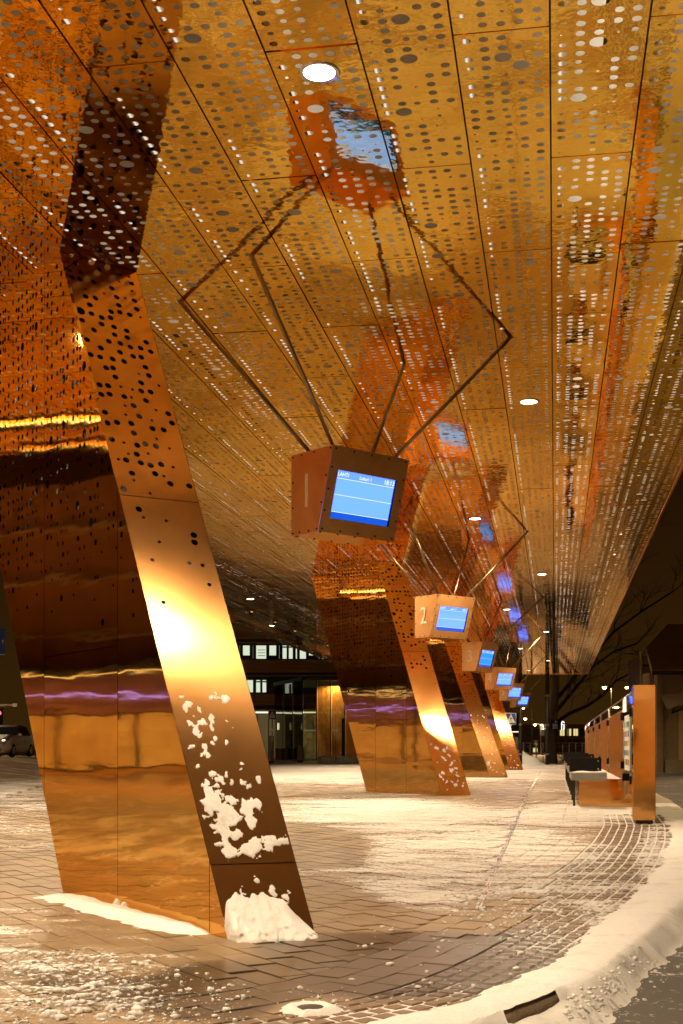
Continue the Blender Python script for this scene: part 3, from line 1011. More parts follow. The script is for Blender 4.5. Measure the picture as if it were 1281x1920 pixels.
def px_to_ut(Be, Ce, root, px, py):
    best = None
    o = Vector(root.location)
    for t in np.linspace(0, .7, 141):
        b, c = Be(t)+o, Ce(t)+o
        def pr(p):
            r = p.x*CA+p.y*SA; Z = -p.x*SA+p.y*CA
            return 640+F*r/Z, 1400-F*(p.z-CAMZ)/Z
        xb, yb = pr(b); xc, yc = pr(c)
        u = (px-xb)/(xc-xb)
        yy = yb+(yc-yb)*u
        e = abs(yy-py)
        if best is None or e < best[0]: best = (e, u, t)
    return best[1], best[2]
spots = [(400,1500,.14,.020,1.0,.5),(425,1540,.16,.022,1.05,.5),(442,1562,.10,.012,.9,.3),(460,1520,.09,.014,.95,.3),(472,1540,.07,.012,.9,0),(484,1512,.04,.007,.8,0),
         (430,1594,.12,.008,.95,0),(470,1588,.16,.011,1.0,0),(510,1583,.16,.012,1.0,0),(465,1472,.06,.004,.8,.3),
         (455,1690,.07,.006,.8,0),(482,1652,.06,.005,.75,0),(510,1670,.06,.008,.75,.4),(535,1678,.06,.006,.75,.2),(450,1668,.05,.006,.75,0)]
rs = random.Random(3)
for _ in range(42):
    y = rs.uniform(1300, 1480); x0 = 318+(y-1300)*.256
    spots.append((x0+rs.uniform(14, 110)*(1 if rs.random() < .8 else 1.2), y, rs.uniform(.02, .055), rs.uniform(.0025, .006), rs.uniform(.62, .85), rs.uniform(-.5, .5)))
bl = []
for (x, y, ru, rt, a, rot) in spots:
    u, t = px_to_ut(Be1, Ce1, col1, x, y)
    bl.append((u, t, ru, rt, a, rot))
so = nose_snow(col1, Be1, Ce1, bl, 3.3)
rs = random.Random(9)
bl = [(rs.uniform(.1, .9), rs.uniform(.02, .2)**1.0, rs.uniform(.04, .13), rs.uniform(.003, .008), rs.uniform(.55, .85), rs.uniform(-.6, .6)) for _ in range(26)]
nose_snow(col2, Be2, Ce2, bl, 8.1, res=(24, 120), tmax=.35)
for o in [c for c in S.objects if c.name.startswith('leaning_column') and c not in (col1, col2)]:
    bl = [(rs.uniform(.1, .9), rs.uniform(.01, .42), rs.uniform(.03, .08), rs.uniform(.002, .005), rs.uniform(.6, .8), rs.uniform(-.6, .6)) for _ in range(44)]
    nose_snow(o, Be2, Ce2, bl, rs.uniform(0, 50), res=(18, 120), tmax=.5)

# ------------------------------------------------------------------ hanging display boxes
def text_mesh(txt, size, extrude=0.0):
    cu = bpy.data.curves.new('t', 'FONT'); cu.body = txt; cu.size = size; cu.extrude = extrude
    cu.align_x = 'CENTER'; cu.align_y = 'CENTER'; cu.resolution_u = 4
    o = bpy.data.objects.new('t', cu); COL.objects.link(o)
    dg = bpy.context.evaluated_depsgraph_get()
    me = bpy.data.meshes.new_from_object(o.evaluated_get(dg))
    bpy.data.objects.remove(o); bpy.data.curves.remove(cu)
    return me
M['scr'] = emit('screen_pale_blue', (0.20, 0.51, 4.6), 1.0)
M['scr3'] = emit('screen_deep_blue', (0.02, 0.34, 3.0), 0.95)
M['scr_top'] = emit('screen_header_blue', (0.17, 0.42, 3.2), 1.0)
M['scr_b'] = emit('screen_blue_band', (0.004, 0.10, 0.72), 1.0)
M['scr_w'] = emit('screen_white', (0.9, 0.95, 1.0), 1.3)
BW_, BH_, DT, DB = 1.07, 0.85, 0.68, 0.44
EW = Vector((math.sin(R(39.5)), math.cos(R(39.5)), 0)); ED = Vector((-EW.y, EW.x, 0))
def build_display(num, V0, zt, yaw, label, deep=False):
    """V0: top front-left corner (XY). Local x along the screen face, local y into the box."""
    root = thing('display_box', label, 'display', (V0[0], V0[1], zt-BH_), math.atan2(EW.y, EW.x)+yaw, 'numbered display boxes hung under the canopy')
    H = BH_
    lean = DT-DB
    def fp(u, t, off=0.0):                          # point on the sloping screen face, t from the top
        n = Vector((0, -H, -lean)).normalized()
        return Vector((u*BW_, lean*t, H*(1-t)))+n*off
    # shell with an opening for the screen
    u0, u1, t0, t1 = .115, .89, .27, .83
    mb = MB()
    o4 = [fp(0, 0), fp(1, 0), fp(1, 1), fp(0, 1)]; i4 = [fp(u0, t0), fp(u1, t0), fp(u1, t1), fp(u0, t1)]; r4 = [fp(u0, t0, -.035), fp(u1, t0, -.035), fp(u1, t1, -.035), fp(u0, t1, -.035)]
    for k in range(4):
        mb.quad(o4[(k+1) % 4], o4[k], i4[k], i4[(k+1) % 4])
    mb.build('front_plate', M['boxc'], root)
    mb = MB()
    for k in range(4): mb.quad(i4[(k+1) % 4], i4[k], r4[k], r4[(k+1) % 4])
    mb.build('screen_reveal', M['black'], root)
    tl, tr, bl_, br = Vector((0, DT, H)), Vector((BW_, DT, H)), Vector((0, DT, 0)), Vector((BW_, DT, 0))
    g = .003
    mk('number_plate', [fp(0, 0)+Vector((-g, g, 0)), fp(0, 1)+Vector((-g, g, 0)), bl_+Vector((-g, 0, 0)), tl+Vector((-g, 0, 0))], [(0, 3, 2, 1)], M['boxc'], root)
    mk('side_plate', [fp(1, 0), fp(1, 1), br, tr], [(0, 1, 2, 3)], M['boxc'], root)
    mk('bottom_plate', [fp(0, 1), fp(1, 1), br, bl_], [(0, 3, 2, 1)], M['post'], root)
    mk('top_plate', [fp(0, 0), fp(1, 0), tr, tl], [(0, 1, 2, 3)], M['boxc'], root)
    mk('back_plate', [tl, tr, br, bl_], [(0, 1, 2, 3)], M['boxc'], root)
    mb = MB()
    def bolt(p, n):
        n = n.normalized(); u = n.orthogonal().normalized(); w = n.cross(u)
        ring = [p+n*.006+(u*math.cos(a)+w*math.sin(a))*.011 for a in [2*PI*k/6 for k in range(6)]]
        ring0 = [q-n*.01 for q in ring]
        mb.add(ring+ring0, [tuple(range(6))]+[(i, 6+i, 6+(i+1) % 6, (i+1) % 6) for i in range(6)])
    nf = Vector((0, -H, -lean))
    for k in range(5):
        bolt(fp(.04+.23*k, .035), nf); bolt(fp(.04+.23*k, .965), nf)
    for k in range(1, 4): bolt(fp(.03, .25*k), nf); bolt(fp(.97, .25*k), nf)
    for k in range(4):
        z = H*(.03+.313*k); yf = lean*(1-z/H)
        bolt(Vector((-g, yf+.03, z)), Vector((-1, 0, 0))); bolt(Vector((-g, DT-.03, z)), Vector((-1, 0, 0)))
    for k in (1, 2): bolt(Vector((-g, .1+.2*k, H-.025)), Vector((-1, 0, 0))); bolt(Vector((-g, lean+.15*k, .025)), Vector((-1, 0, 0)))
    for k in range(5): bolt(Vector((.05+.24*k, DT-.03, 0)), Vector((0, 0, -1))); bolt(Vector((.05+.24*k, lean+.03, 0)), Vector((0, 0, -1)))
    b = mb.build('bolt', M['bolt'], root); b['kind'] = 'stuff'
    # screen and what it shows
    def patch(ua, ub, ta, tb, off):
        f_ = lambda u, t: fp(u0+(u1-u0)*u, t0+(t1-t0)*t, off)
        return [f_(ua, ta), f_(ub, ta), f_(ub, tb), f_(ua, tb)]
    q = [(3, 2, 1, 0)]
    scr = mk('screen', patch(0, 1, 0, 1, -.033), q, M['scr3' if deep else 'scr'], root)
    mk('blue_band', patch(0, 1, .865, 1, -.0315), q, M['scr_b'], scr)
    mk('header_band', patch(0, 1, 0, .155, -.0315), q, M['scr_top'], scr)
    for t in (.16, .50, .855): mk('white_line', patch(0, 1, t, t+.008, -.030), q, M['scr_w'], scr)
    ex = Vector((1, 0, 0)); ey = -(fp(0, 1)-fp(0, 0)).normalized(); ez = ex.cross(ey)
    def put(txt, size, u, t):
        me = text_mesh(txt, size); me.materials.append(M['scr_w'])
        p = fp(u0+(u1-u0)*u, t0+(t1-t0)*t, -.029)
        o = inst('screen_text', me, scr)
        o.matrix_local = Matrix(((ex.x, ey.x, ez.x, p.x), (ex.y, ey.y, ez.y, p.y), (ex.z, ey.z, ez.z, p.z), (0, 0, 0, 1)))
    put('LAHTI', .056, .125, .08); put('Laituri %d' % num, .052, .5, .09); put('18:13', .070, .905, .085)
    # numeral on the left plate
    me = text_mesh(str(num), .50, .004); me.materials.append(M['numeral'])
    o = inst('numeral', me, root)
    cz = H*.5; cyy = lean*.5+(DT-lean*.5)*.54
    # the face normal is -x: text right = -y ... seen from -x, right is -y
    o.matrix_local = Matrix(((0, 0, -1, -.009), (-1, 0, 0, cyy), (0, 1, 0, cz), (0, 0, 0, 1))) @ Matrix.Diagonal((.8, 1, 1, 1))
    return root
ROD_T = [(-3.755, 12.5), (-2.75, 11.41), (-.46, 14.18), (-1.746, 14.98)]
ROD_U = [(.06, .62), (.08, .12), (.90, .30), (.80, .62)]
V1 = Vector(rz(-.081, 13.0))
ZT = CAMZ+3.07
boxes = [(1, 13.0, -.081, 0, 'nearest copper display box with a lit blue screen reading 18:13'),
         (2, 25.7, 1.95, 0, 'bright copper display box with numeral 2 and pale blue screen'),
         (3, 37.4, 4.13, R(16), 'turned copper display box with numeral 3 and deep blue screen'),
         (4, 49.4, 6.05, 0, 'copper display box with numeral 4, partly behind the box marked 3'),
         (5, 61.5, 8.08, 0, 'small far display box, fifth in the row, overlapped by box 4'),
         (6, 72.5, 10.05, 0, 'farthest display box, last in the hanging row, beside the dark sky')]
for num, Z, r, yaw, lab in boxes:
    v = Vector(rz(r, Z))
    root = build_display(num, v, ZT, yaw, lab, num == 3)
    inv = Matrix.LocRotScale(root.location, root.rotation_euler, None).inverted()
    for (tx, ty), (ux, uy) in zip(ROD_T, ROD_U):
        top = inv @ Vector((tx-V1.x+v.x, ty-V1.y+v.y, CZ+.02))
        mb = MB(); mb.tube([(ux*BW_, uy*DT, BH_-.02), top], .022, 8); mb.build('hanger_rod', M['rod'], root, True)

# ------------------------------------------------------------------ shelter wall and benches on the right
def crot(loc, z=0): return loc
sx0, sx1 = 1.20, 1.54
yP = 20.35
zP = zg(1.3, yP)
sh = thing('wind_shelter', 'low wind shelter of upright copper panels, glass panes and a square end post', 'shelter', (0, 0, 0))
mb = MB(); mb.bbox((sx0, yP, zP+.06), (sx1, yP+.36, zP+2.16), .006); mb.build('end_post', M['post'], sh)
mb = MB(); mb.box((sx0+.04, yP+.03, zP-.05), (sx1-.04, yP+.33, zP+.062)); mb.build('post_foot', M['darkmetal'], sh)
mb = MB(); mb.box((.46, 25.0, .2), (1.52, 58, .2+.56)); mb.build('copper_plinth', M['post'], sh)
XW = 1.34
def pane(y0, y1, z0, z1, mat, name, th=.012):
    mb = MB(); mb.box((XW-th/2, y0, z0), (XW+th/2, y1, z1)); return mb.build(name, mat, sh)
ZT_ = zP+2.14
seg = [(20.9, 25.4, 'g'), (25.9, 32.0, 'c'), (33.0, 38.0, 'c'), (39.0, 44.0, 'c'), (45.0, 50.5, 'c'), (51.5, 57, 'c')]
for a, b, k in seg:
    if k == 'c':
        mb = MB(); mb.bbox((XW-.03, a, .765), (XW+.03, b, ZT_-.22), .004); mb.build('copper_panel', M['panel'], sh)
pane(20.8, 22.6, zP+.35, ZT_, M['glass'], 'glass_pane')
for q in range(6):
    a = 25.0+q*5.4
    pane(a, a+5.3, ZT_-.2, ZT_, M['glass'], 'glass_pane')
pane(22.7, 24.9, zP+.35, ZT_, M['glass'], 'glass_pane')
for yq in (22.65, 24.95, 25.6, 32.5, 38.5, 44.5, 51.0, 57.3):
    mb = MB(); mb.tube([(XW, yq, zP+.3 if yq < 25.5 else .76), (XW, yq, ZT_)], .03, 8); mb.build('steel_post', M['steel'], sh, True)
    for zq in (zP+.55 if yq < 25.5 else .95, ZT_-.42):
        mb = MB(); mb.box((XW-.07, yq-.06, zq), (XW+.07, yq+.06, zq+.14)); mb.build('clamp', M['black'], sh)
mb = MB(); mb.tube([(XW, 20.7, ZT_+.012), (XW, 57.3, ZT_+.012)], .02, 8); mb.build('top_rail', M['steel'], sh, True)
# timetable sheet with coloured squares behind the glass
tp = MB(); tp.box((XW-.05, 23.0, .95), (XW-.035, 24.6, 1.95)); tb = tp.build('timetable_board', M['white'], sh)
cols = [(.75,.1,.06), (.06,.4,.12), (.05,.15,.6), (.8,.55,.05), (.1,.5,.6)]
for q in range(20):
    mm = M.setdefault('tt%d' % (q % 5), plain('timetable_ink_%s' % 'abcde'[q % 5], cols[q % 5], .5))
    y = 23.1+(q % 4)*.37; z = 1.05+(q//4)*.17
    mb = MB(); mb.box((XW-.056, y, z), (XW-.051, y+.28, z+.10)); mb.build('timetable_entry', mm, tb)
# snow lying along the plinth ledge
def ridge(name, pts, width, height, seed, nd=14, ns=None, group=None, kind='stuff', mat=None, base=zg, sag=.03):
    """low bank of snow along a ground line"""
    pts = [Vector(p) for p in pts]
    L = [0]
    for i in range(1, len(pts)): L.append(L[-1]+(pts[i]-pts[i-1]).length)
    ns = ns or max(6, int(L[-1]/.06))
    v = []; f = []
    for i in range(ns+1):
        s_ = L[-1]*i/ns
        X = float(np.interp(s_, L, [p.x for p in pts])); Y = float(np.interp(s_, L, [p.y for p in pts]))
        X2 = float(np.interp(s_+.1, L, [p.x for p in pts])); Y2 = float(np.interp(s_+.1, L, [p.y for p in pts]))
        X1 = float(np.interp(s_-.1, L, [p.x for p in pts])); Y1 = float(np.interp(s_-.1, L, [p.y for p in pts]))
        t = Vector((X2-X1, Y2-Y1)).normalized(); n = Vector((-t.y, t.x))
        endf = min(1, i/ns*8, (1-i/ns)*8)**.5
        for j in range(nd+1):
            d = (j/nd-.5)*width
            p = Vector((X, Y))+n*d
            k = math.cos(PI*(j/nd-.5))**1.2 if 0 < j < nd else 0
            nn = noise.fractal(Vector((p.x*2.5, p.y*2.5, seed)), 1.0, 2.0, 5)
            h = height*k*endf*(1+.5*nn)-sag*(1+1.2*noise.noise(Vector((p.x*6, p.y*6, seed))))*(1-.7*k)
            v.append((p.x, p.y, base(p.x, p.y)+h))
    for i in range(ns):
        for j in range(nd):
            a = i*(nd+1)+j; f.append((a, a+nd+1, a+nd+2, a+1))
    o = mk(name, v, f, mat or M['snow'], None, True); o['kind'] = kind
    return o
ridge('ledge_snow', [(.98, 25.1), (.98, 57)], .62, .03, 4.0, nd=6, ns=200, base=lambda x, y: .762, sag=.004)
# benches
def make_bench():
    t = thing('bench', '', 'bench', (0, 0, 0), 0, 'concrete benches with black backs in a row along the shelter')
    mb = MB(); mb.bbox((.30, 0, .77), (.96, 3.0, .92), .012); mb.build('seat_slab', M['concrete'], t)
    mb = MB(); mb.bbox((.27, .32, .925), (.87, .40, 1.19), .004); mb.build('backrest', M['black'], t)
    mb = MB()
    for z in (.98, 1.13): mb.tube([(.81, .315, z), (.81, .33, z)], .014, 8)
    mb.build('fixing_bolt', M['steel'], t)
    for y in (.25, 2.7):
        mb = MB(); mb.box((.34, y, .28), (.38, y+.05, .77)); mb.build('leg', M['darkmetal'], t)
    mb = MB()
    v = []; f = []
    for i in range(31):
        for j in range(7):
            y = .02+2.96*i/30; x = .32+.62*j/6
            e = min(1, i/2, (30-i)/2, j/1., (6-j)/1.)
            v.append((x, y, .919+e*(.022+.018*noise.noise(Vector((x*5, y*5, 2))))))
    for i in range(30):
        for j in range(6):
            if 3 <= i <= 4 and j < 6: continue
            a = i*7+j; f.append((a, a+1, a+8, a+7))
    o = mk('seat_snow', v, f, M['snow'], t, True)
    return t
b0 = make_bench()
for i, (dy, lab) in enumerate(((24.35, 'nearest concrete bench with black backrest and snow on its slab'), (29.0, 'second concrete bench along the shelter, its black back half hidden'),
                               (34.0, 'third concrete bench along the shelter, behind two black backs'), (39.5, 'farthest concrete bench in the row along the shelter'))):
    b = b0 if i == 0 else copy_tree(b0)
    b.location = (0, dy, zg(.6, dy)-.25+.02*0); b['label'] = lab

# ------------------------------------------------------------------ snow: kerb bank, mounds and lumps
def kerb_bank():
    v = []; f = []; nd = 40
    ss = list(np.arange(0.4, 14, .03))+list(np.arange(14, 34, .15))
    for s_ in ss:
        p, t, n = kat(s_)
        gap = math.exp(-((p.y-6.85)/.40)**4)
        far = min(1, max(.45, 1-(p.y-16)/14))
        wi = .30+.10*noise.noise(Vector((s_*.8, 3, 1)))+.05*noise.noise(Vector((s_*3.1, 3, 5)))+(.10 if p.y > 10 else 0)
        wo = .17+.07*noise.noise(Vector((s_*1.1, 7, 1)))+.05*noise.noise(Vector((s_*4, 7, 2)))
        for j in range(nd+1):
            d = -.5+1.1*j/nd
            q = p+n*d
            nn = noise.fractal(Vector((q.x*2.6, q.y*2.6, 1.3)), 1.0, 2.0, 6)
            n2 = noise.fractal(Vector((q.x*11, q.y*11, 4)), 1.0, 2.0, 3)
            if d > -.03:
                h = (.020*math.exp(-((d-.10)/.18)**2)+.014)*far*(1+.4*nn)+.007*n2-max(0, d-wi)*.30
            else:
                top = .024*far*(1+.3*nn)
                e = (-d-.03)/max(.05, wo)
                h = -.13+(.13+top)*max(0, 1-e**1.1)*(1+.12*nn)+.008*n2-max(0, e-1)*.05
                h = h*(1-gap)+(-.050+.02*nn+.008*n2-max(0, e-.7)*.07)*gap if d < -.03 else h
            if j in (0, nd): h = min(h, -.03) if j else -.18
            v.append((q.x, q.y, zg(q.x, q.y)+h))
    for i in range(len(ss)-1):
        yk = kat(ss[i])[0].y
        for j in range(nd):
            d = -.5+1.1*(j+.5)/nd
            if abs(yk-6.85) < .30+.12*noise.noise(Vector((yk*3, 1, 1))) and -.045*max(0, 1-((yk-6.85)/.5)**2)**.5 < d < -.0: continue
            a = i*(nd+1)+j; f.append((a, a+nd+1, a+nd+2, a+1))
    o = mk('kerb_snow_bank', v, f, M['snow'], None, True); o['kind'] = 'stuff'
kerb_bank()
# along the foot of the nearest column
nrm1 = Vector((-UD.y, UD.x))
ridge('column_foot_snow', [B1+UD*(.25)+nrm1*.02, B1+UD*1.2+nrm1*.06, B1+UD*2.1+nrm1*.11, B1+UD*3.05+nrm1*.13], .62, .040, 2.0, nd=26, sag=.022)
def mound(name, cx, cy_, rx, ry, h, seed, rot=0.0, n=40, base=zg, sharp=1.0, noisy=.25):
    v = []; f = []
    for i in range(n+1):
        for j in range(n+1):
            u, w = -1.25+2.5*i/n, -1.25+2.5*j/n
            d = math.hypot(u, w)
            x = cx+u*rx*math.cos(rot)-w*ry*math.sin(rot); y = cy_+u*rx*math.sin(rot)+w*ry*math.cos(rot)
            k = max(0, 1-d**sharp) if sharp != 1 else max(0, 1-d)
            nn = noise.fractal(Vector((x*3/max(rx, .3), y*3/max(ry, .3), seed)), 1.0, 2.0, 5)
            v.append((x, y, base(x, y)+h*(k+noisy*nn*min(1, k*3)) - (.03+h*.05)*(1 if d > .97 else 0)))
    for i in range(n):
        for j in range(n):
            a = i*(n+1)+j; f.append((a, a+n+1, a+n+2, a+1))
    return mk(name, v, f, M['snow'], None, True)
def nose_wedge(root, Be, Ce, hmax, thick, seed):
    nu, nv = 70, 26
    H = Be(1).z
    v = []; f = []
    for j in range(nv+1):
        for i in range(nu+1):
            u = -.01+1.04*i/nu; q = j/nv
            hm = hmax*(.50+.52*math.sin(PI*min(1, max(0, u*.72+.22))))*(1+.16*noise.fractal(Vector((u*7, seed, 1)), .8, 2.0, 4))*min(1, (u+.05)*9, (1.05-u)*3.2)
            z = hm*q
            b, c = Be(z/H), Ce(z/H)
            p = b.lerp(c, u)
            n = Vector((c.y-b.y, -(c.x-b.x), 0)).normalized()
            edge = min(1, (u+.01)*14, (1.03-u)*14)
            th = thick*(1-q)**1.3*edge*(1+.3*noise.fractal(Vector((u*6, q*3, seed)), .8, 2.0, 4))+.030*(1-q)**.4*edge+.012*noise.noise(Vector((u*22, q*14, seed)))
            if j == nv or i in (0, nu): th = -.012
            p = p+n*th
            if j == 0: p.z = -.02
            v.append(p)
    for j in range(nv):
        for i in range(nu):
            a = j*(nu+1)+i; f.append((a, a+1, a+nu+2, a+nu+1))
    o = mk('drifted_snow', v, f, M['snow'], root, True); o['kind'] = 'stuff'
nose_wedge(col1, Be1, Ce1, .29, .17, 4.0)
for (x, y, rx) in ((222, 1702, .07), (234, 1706, .06)):
    X, Y = ground_hit(x, y); o = mound('snow_lump', X, Y, rx, rx*.8, .07, x, n=12, sharp=2, noisy=.3); o['kind'] = 'stuff'
# snow lumps scattered on the square
def lumps():
    rs = random.Random(21)
    t = (1+5**.5)/2
    iv = [Vector(p).normalized() for p in ((-1,t,0),(1,t,0),(-1,-t,0),(1,-t,0),(0,-1,t),(0,1,t),(0,-1,-t),(0,1,-t),(t,0,-1),(t,0,1),(-t,0,-1),(-t,0,1))]
    fc = [(0,11,5),(0,5,1),(0,1,7),(0,7,10),(0,10,11),(1,5,9),(5,11,4),(11,10,2),(10,7,6),(7,1,8),(3,9,4),(3,4,2),(3,2,6),(3,6,8),(3,8,9),(4,9,5),(2,4,11),(6,2,10),(8,6,7),(9,8,1)]
    mb = MB()
    def lump(X, Y, r):
        sx, sy, sz = r*rs.uniform(.8, 1.5), r*rs.uniform(.7, 1.2), r*rs.uniform(.45, .8)
        a = rs.uniform(0, PI); c, s_ = math.cos(a), math.sin(a)
        z = zg(X, Y)+sz*.35
        v = []
        for p in iv:
            k = rs.uniform(.75, 1.2); x, y = p.x*sx*k, p.y*sy*k
            v.append((X+x*c-y*s_, Y+x*s_+y*c, z+p.z*sz*k))
        mb.add(v, fc)
    def area(px0, py0, px1, py1, n, r0, r1, shape=None):
        k = 0
        while k < n:
            px, py = rs.uniform(px0, px1), rs.uniform(py0, py1)
            if shape and not shape(px, py): continue
            X, Y = ground_hit(px, py)
            if X > kerbx(Y)-.1 and not (px > 980): k += .2; continue
            lump(X, Y, r0*(r1/r0)**(rs.random()**2.2)); k += 1
    area(0, 1780, 470, 1920, 1300, .003, .024, lambda x, y: y > 1765+.22*abs(x-60)-10 and rs.random() < (.25+.75*math.exp(-((x-150)/170)**2)) and y < 1930)
    area(0, 1840, 260, 1920, 34, .015, .04)
    area(820, 1640, 1060, 1790, 380, .006, .028, lambda x, y: rs.random() < math.exp(-((y-1690-(x-860)*.12)/50)**2))
    area(640, 1700, 1000, 1900, 60, .006, .024)
    area(960, 1700, 1200, 1800, 220, .006, .028)
    area(1060, 1790, 1281, 1910, 420, .003, .017, lambda x, y: rs.random() < math.exp(-((x-1281+(y-1700)*1.05)/70)**2))
    area(520, 1850, 660, 1915, 46, .004, .022)
    o = mb.build('snow_lumps', M['snow'], None, True); o['kind'] = 'stuff'
lumps()
# ring of slush round a manhole at the bottom edge
X, Y = ground_hit(583, 1893)
mb = MB()
for k in range(40):
    a = 2*PI*k/40
mb.lathe([(.070, .010), (.085, .020), (.11, .024), (.135, .014), (.165, -.004)], 40, (X, Y, zg(X, Y)))
mb.v = [(a+.022*noise.noise(Vector((a*14, b*14, 3))), b+.022*noise.noise(Vector((a*14, b*14, 9))), c+.012*noise.noise(Vector((a*22, b*22, 5)))) for a, b, c in mb.v]
o = mb.build('slush_ring', M['snow'], None, True); o['kind'] = 'stuff'
mb = MB(); mb.lathe([(.001, .014), (.076, .014), (.080, -.02)], 24, (X, Y, zg(X, Y))); tag(mb.build('drain_cap', M['darkmetal']), 'small dark drain cap ringed with slush at the bottom of the square', 'drain')

# ------------------------------------------------------------------ background, built in camera-aligned frames
def frame(name, label, cat, Z=0, group=None):
    return thing(name, label, cat, (0, 0, 0), ALPHA, group)
def cx(px, Z): return (px-640)/F*Z
def cz(py, Z): return CAMZ+(1400-py)/F*Z

# office building behind the canopy's left edge
Zo = 112.0
ob = frame('office_building', 'dark office block with ochre bands and rows of lit windows', 'building')
def oz(py): return cz(py, Zo)
x0, x1 = cx(300, Zo), cx(760, Zo)
mb = MB(); mb.box((x0, Zo+.3, 0), (x1, Zo+12, oz(1100))); mb.build('wall', M['gdark'], ob)
for (ya, yb) in ((1130, 1150), (1173, 1198), (1237, 1261), (1301, 1323)):
    n = 3; h = (oz(ya)-oz(yb))/n
    for q in range(n):
        mb = MB(); z = oz(yb)+q*h; mb.box((x0, Zo-.05, z+.02), (x1, Zo+.3, z+h-.02)); mb.build('cladding_board', M['olive'], ob)
for (ya) in (1267, 1331, 1205):
    mb = MB(); mb.box((x0, Zo-.2, oz(ya+1.2)), (x1, Zo+.3, oz(ya-1.2))); mb.build('ledge', M['olive'], ob)
def window(xa, xb, ya, yb, lit, rs):
    fr = MB()
    A, B, C_, D = cx(xa, Zo), cx(xb, Zo), oz(yb), oz(ya); t = .06
    for (p, q, r_, s_) in ((A-t, B+t, C_-t, C_), (A-t, B+t, D, D+t), (A-t, A, C_, D), (B, B+t, C_, D)):
        fr.box((p, Zo+.02, r_), (q, Zo+.25, s_))
    w = fr.build('window', M['darkmetal'], ob)
    mb = MB(); mb.box((A, Zo+.22, C_), (B, Zo+.26, D)); mb.build('pane', lit, w)
    if lit is M['winlit']:
        mb = MB()
        k = rs.randrange(4)
        if k == 0: mb.box((A+.1, Zo+.17, C_), (A+.35, Zo+.215, D-.25))
        elif k == 1: mb.box((B-.3, Zo+.17, C_), (B-.02, Zo+.215, D)); mb.box((A, Zo+.17, C_), (B-.3, Zo+.215, C_+.3))
        elif k == 2:
            for z in (.25, .5, .75): mb.box((A+.15, Zo+.17, C_+z), (B-.1, Zo+.215, C_+z+.05))
        else: mb.box((A+.35, Zo+.17, C_), (A+.55, Zo+.215, D)); mb.box((A, Zo+.17, D-.2), (B, Zo+.215, D-.08))
        mb.build('shelf', M['gdark'], w)
rs = random.Random(5)
for k in range(-4, 12):
    xa = 455+24.8*k
    window(xa, xa+19, 1210, 1235, M['winlit'], rs)
    window(xa, xa+19, 1275, 1298, M['winlit'] if k in (0, 1, -1, -3) else M['gdark'], rs)
mb = MB(); mb.box((x0, Zo-.1, oz(1337)), (cx(640, Zo), Zo+.2, oz(1334.5))); mb.build('light_line', M['strip'], ob)
for k in range(-3, 9):
    xa = 462+21*k
    mb = MB(); mb.box((cx(xa, Zo), Zo+.1, .3), (cx(xa+19, Zo), Zo+.28, oz(1339))); mb.build('shop_window', M['windim'], ob)
# glass pavilion with a lit copper wall inside
Zp = 97.0
pv = frame('glass_pavilion', 'tall glass entrance pavilion with lit copper wall inside', 'building')
cA = Vector((cx(514, 105), 105)); cB = Vector((cx(568, Zp), Zp)); cC = Vector((cx(592, Zp), Zp)); cD = Vector((cx(700, Zp), Zp))
ztop = cz(1276, Zp)
def wallpane(a, b, n, mat):
    for k in range(n):
        p = a.lerp(b, k/n+.01); q = a.lerp(b, (k+1)/n-.01)
        d = (q-p).normalized(); nn = Vector((-d.y, d.x))*.02
        mb = MB(); mb.add([(p.x, p.y, .3), (q.x, q.y, .3), (q.x+nn.x, q.y+nn.y, .3), (p.x+nn.x, p.y+nn.y, .3), (p.x, p.y, ztop), (q.x, q.y, ztop), (q.x+nn.x, q.y+nn.y, ztop), (p.x+nn.x, p.y+nn.y, ztop)],
                          [(3, 2, 1, 0), (4, 5, 6, 7), (0, 1, 5, 4), (1, 2, 6, 5), (2, 3, 7, 6), (3, 0, 4, 7)])
        mb.build('glass_pane', mat, pv)
        mb = MB(); mb.tube([(q.x, q.y-.03, .3), (q.x, q.y-.03, ztop)], .04, 6); mb.build('mullion', M['darkmetal'], pv)
wallpane(cA, cB, 3, M['glass_g']); wallpane(cB, cD, 5, M['glass_g'])
mb = MB(); mb.add([(cA.x-.1, cA.y, ztop), (cB.x-.1, cB.y-.2, ztop), (cD.x, cD.y-.2, ztop), (cD.x, cA.y+4, ztop), (cA.x, cA.y+4, ztop),
                   (cA.x-.1, cA.y, ztop+.25), (cB.x-.1, cB.y-.2, ztop+.25), (cD.x, cD.y-.2, ztop+.25), (cD.x, cA.y+4, ztop+.25), (cA.x, cA.y+4, ztop+.25)],
                  [(4, 3, 2, 1, 0), (5, 6, 7, 8, 9), (0, 1, 6, 5), (1, 2, 7, 6), (2, 3, 8, 7), (3, 4, 9, 8), (4, 0, 5, 9)]); mb.build('roof', M['darkmetal'], pv)
for k in range(11):
    xa, xb = 593+9*k, 593+9*(k+1)
    mb = MB(); mb.box((cx(xa, 98.5)+.01, 98.5, .3), (cx(xb, 98.5)-.01, 98.6, ztop-.35)); mb.build('copper_board', M['pcopper'], pv)
for k in range(3):
    xa = 520+22*k
    mb = MB(); mb.box((cx(xa, 104), 104, 2.75), (cx(xa+3, 104), 104.1, 3.3)); mb.build('wall_lamp', M['strip'], pv)
for a, b in ((516, 533), (537, 556), (558, 570)):
    mb = MB(); mb.box((cx(a, 103), 103, .3), (cx(b, 103), 103.6, 1.25)); d = mb.build('counter', M['shopwall'], pv)
p = rz(cx(628, 96.4), 97.6); spot('pavilion_lamp', (p[0], p[1], ztop-.1), 900, angle=150, blend=.5, col=(1, .62, .30), target=(p[0]-.4, p[1]+.8, 0))

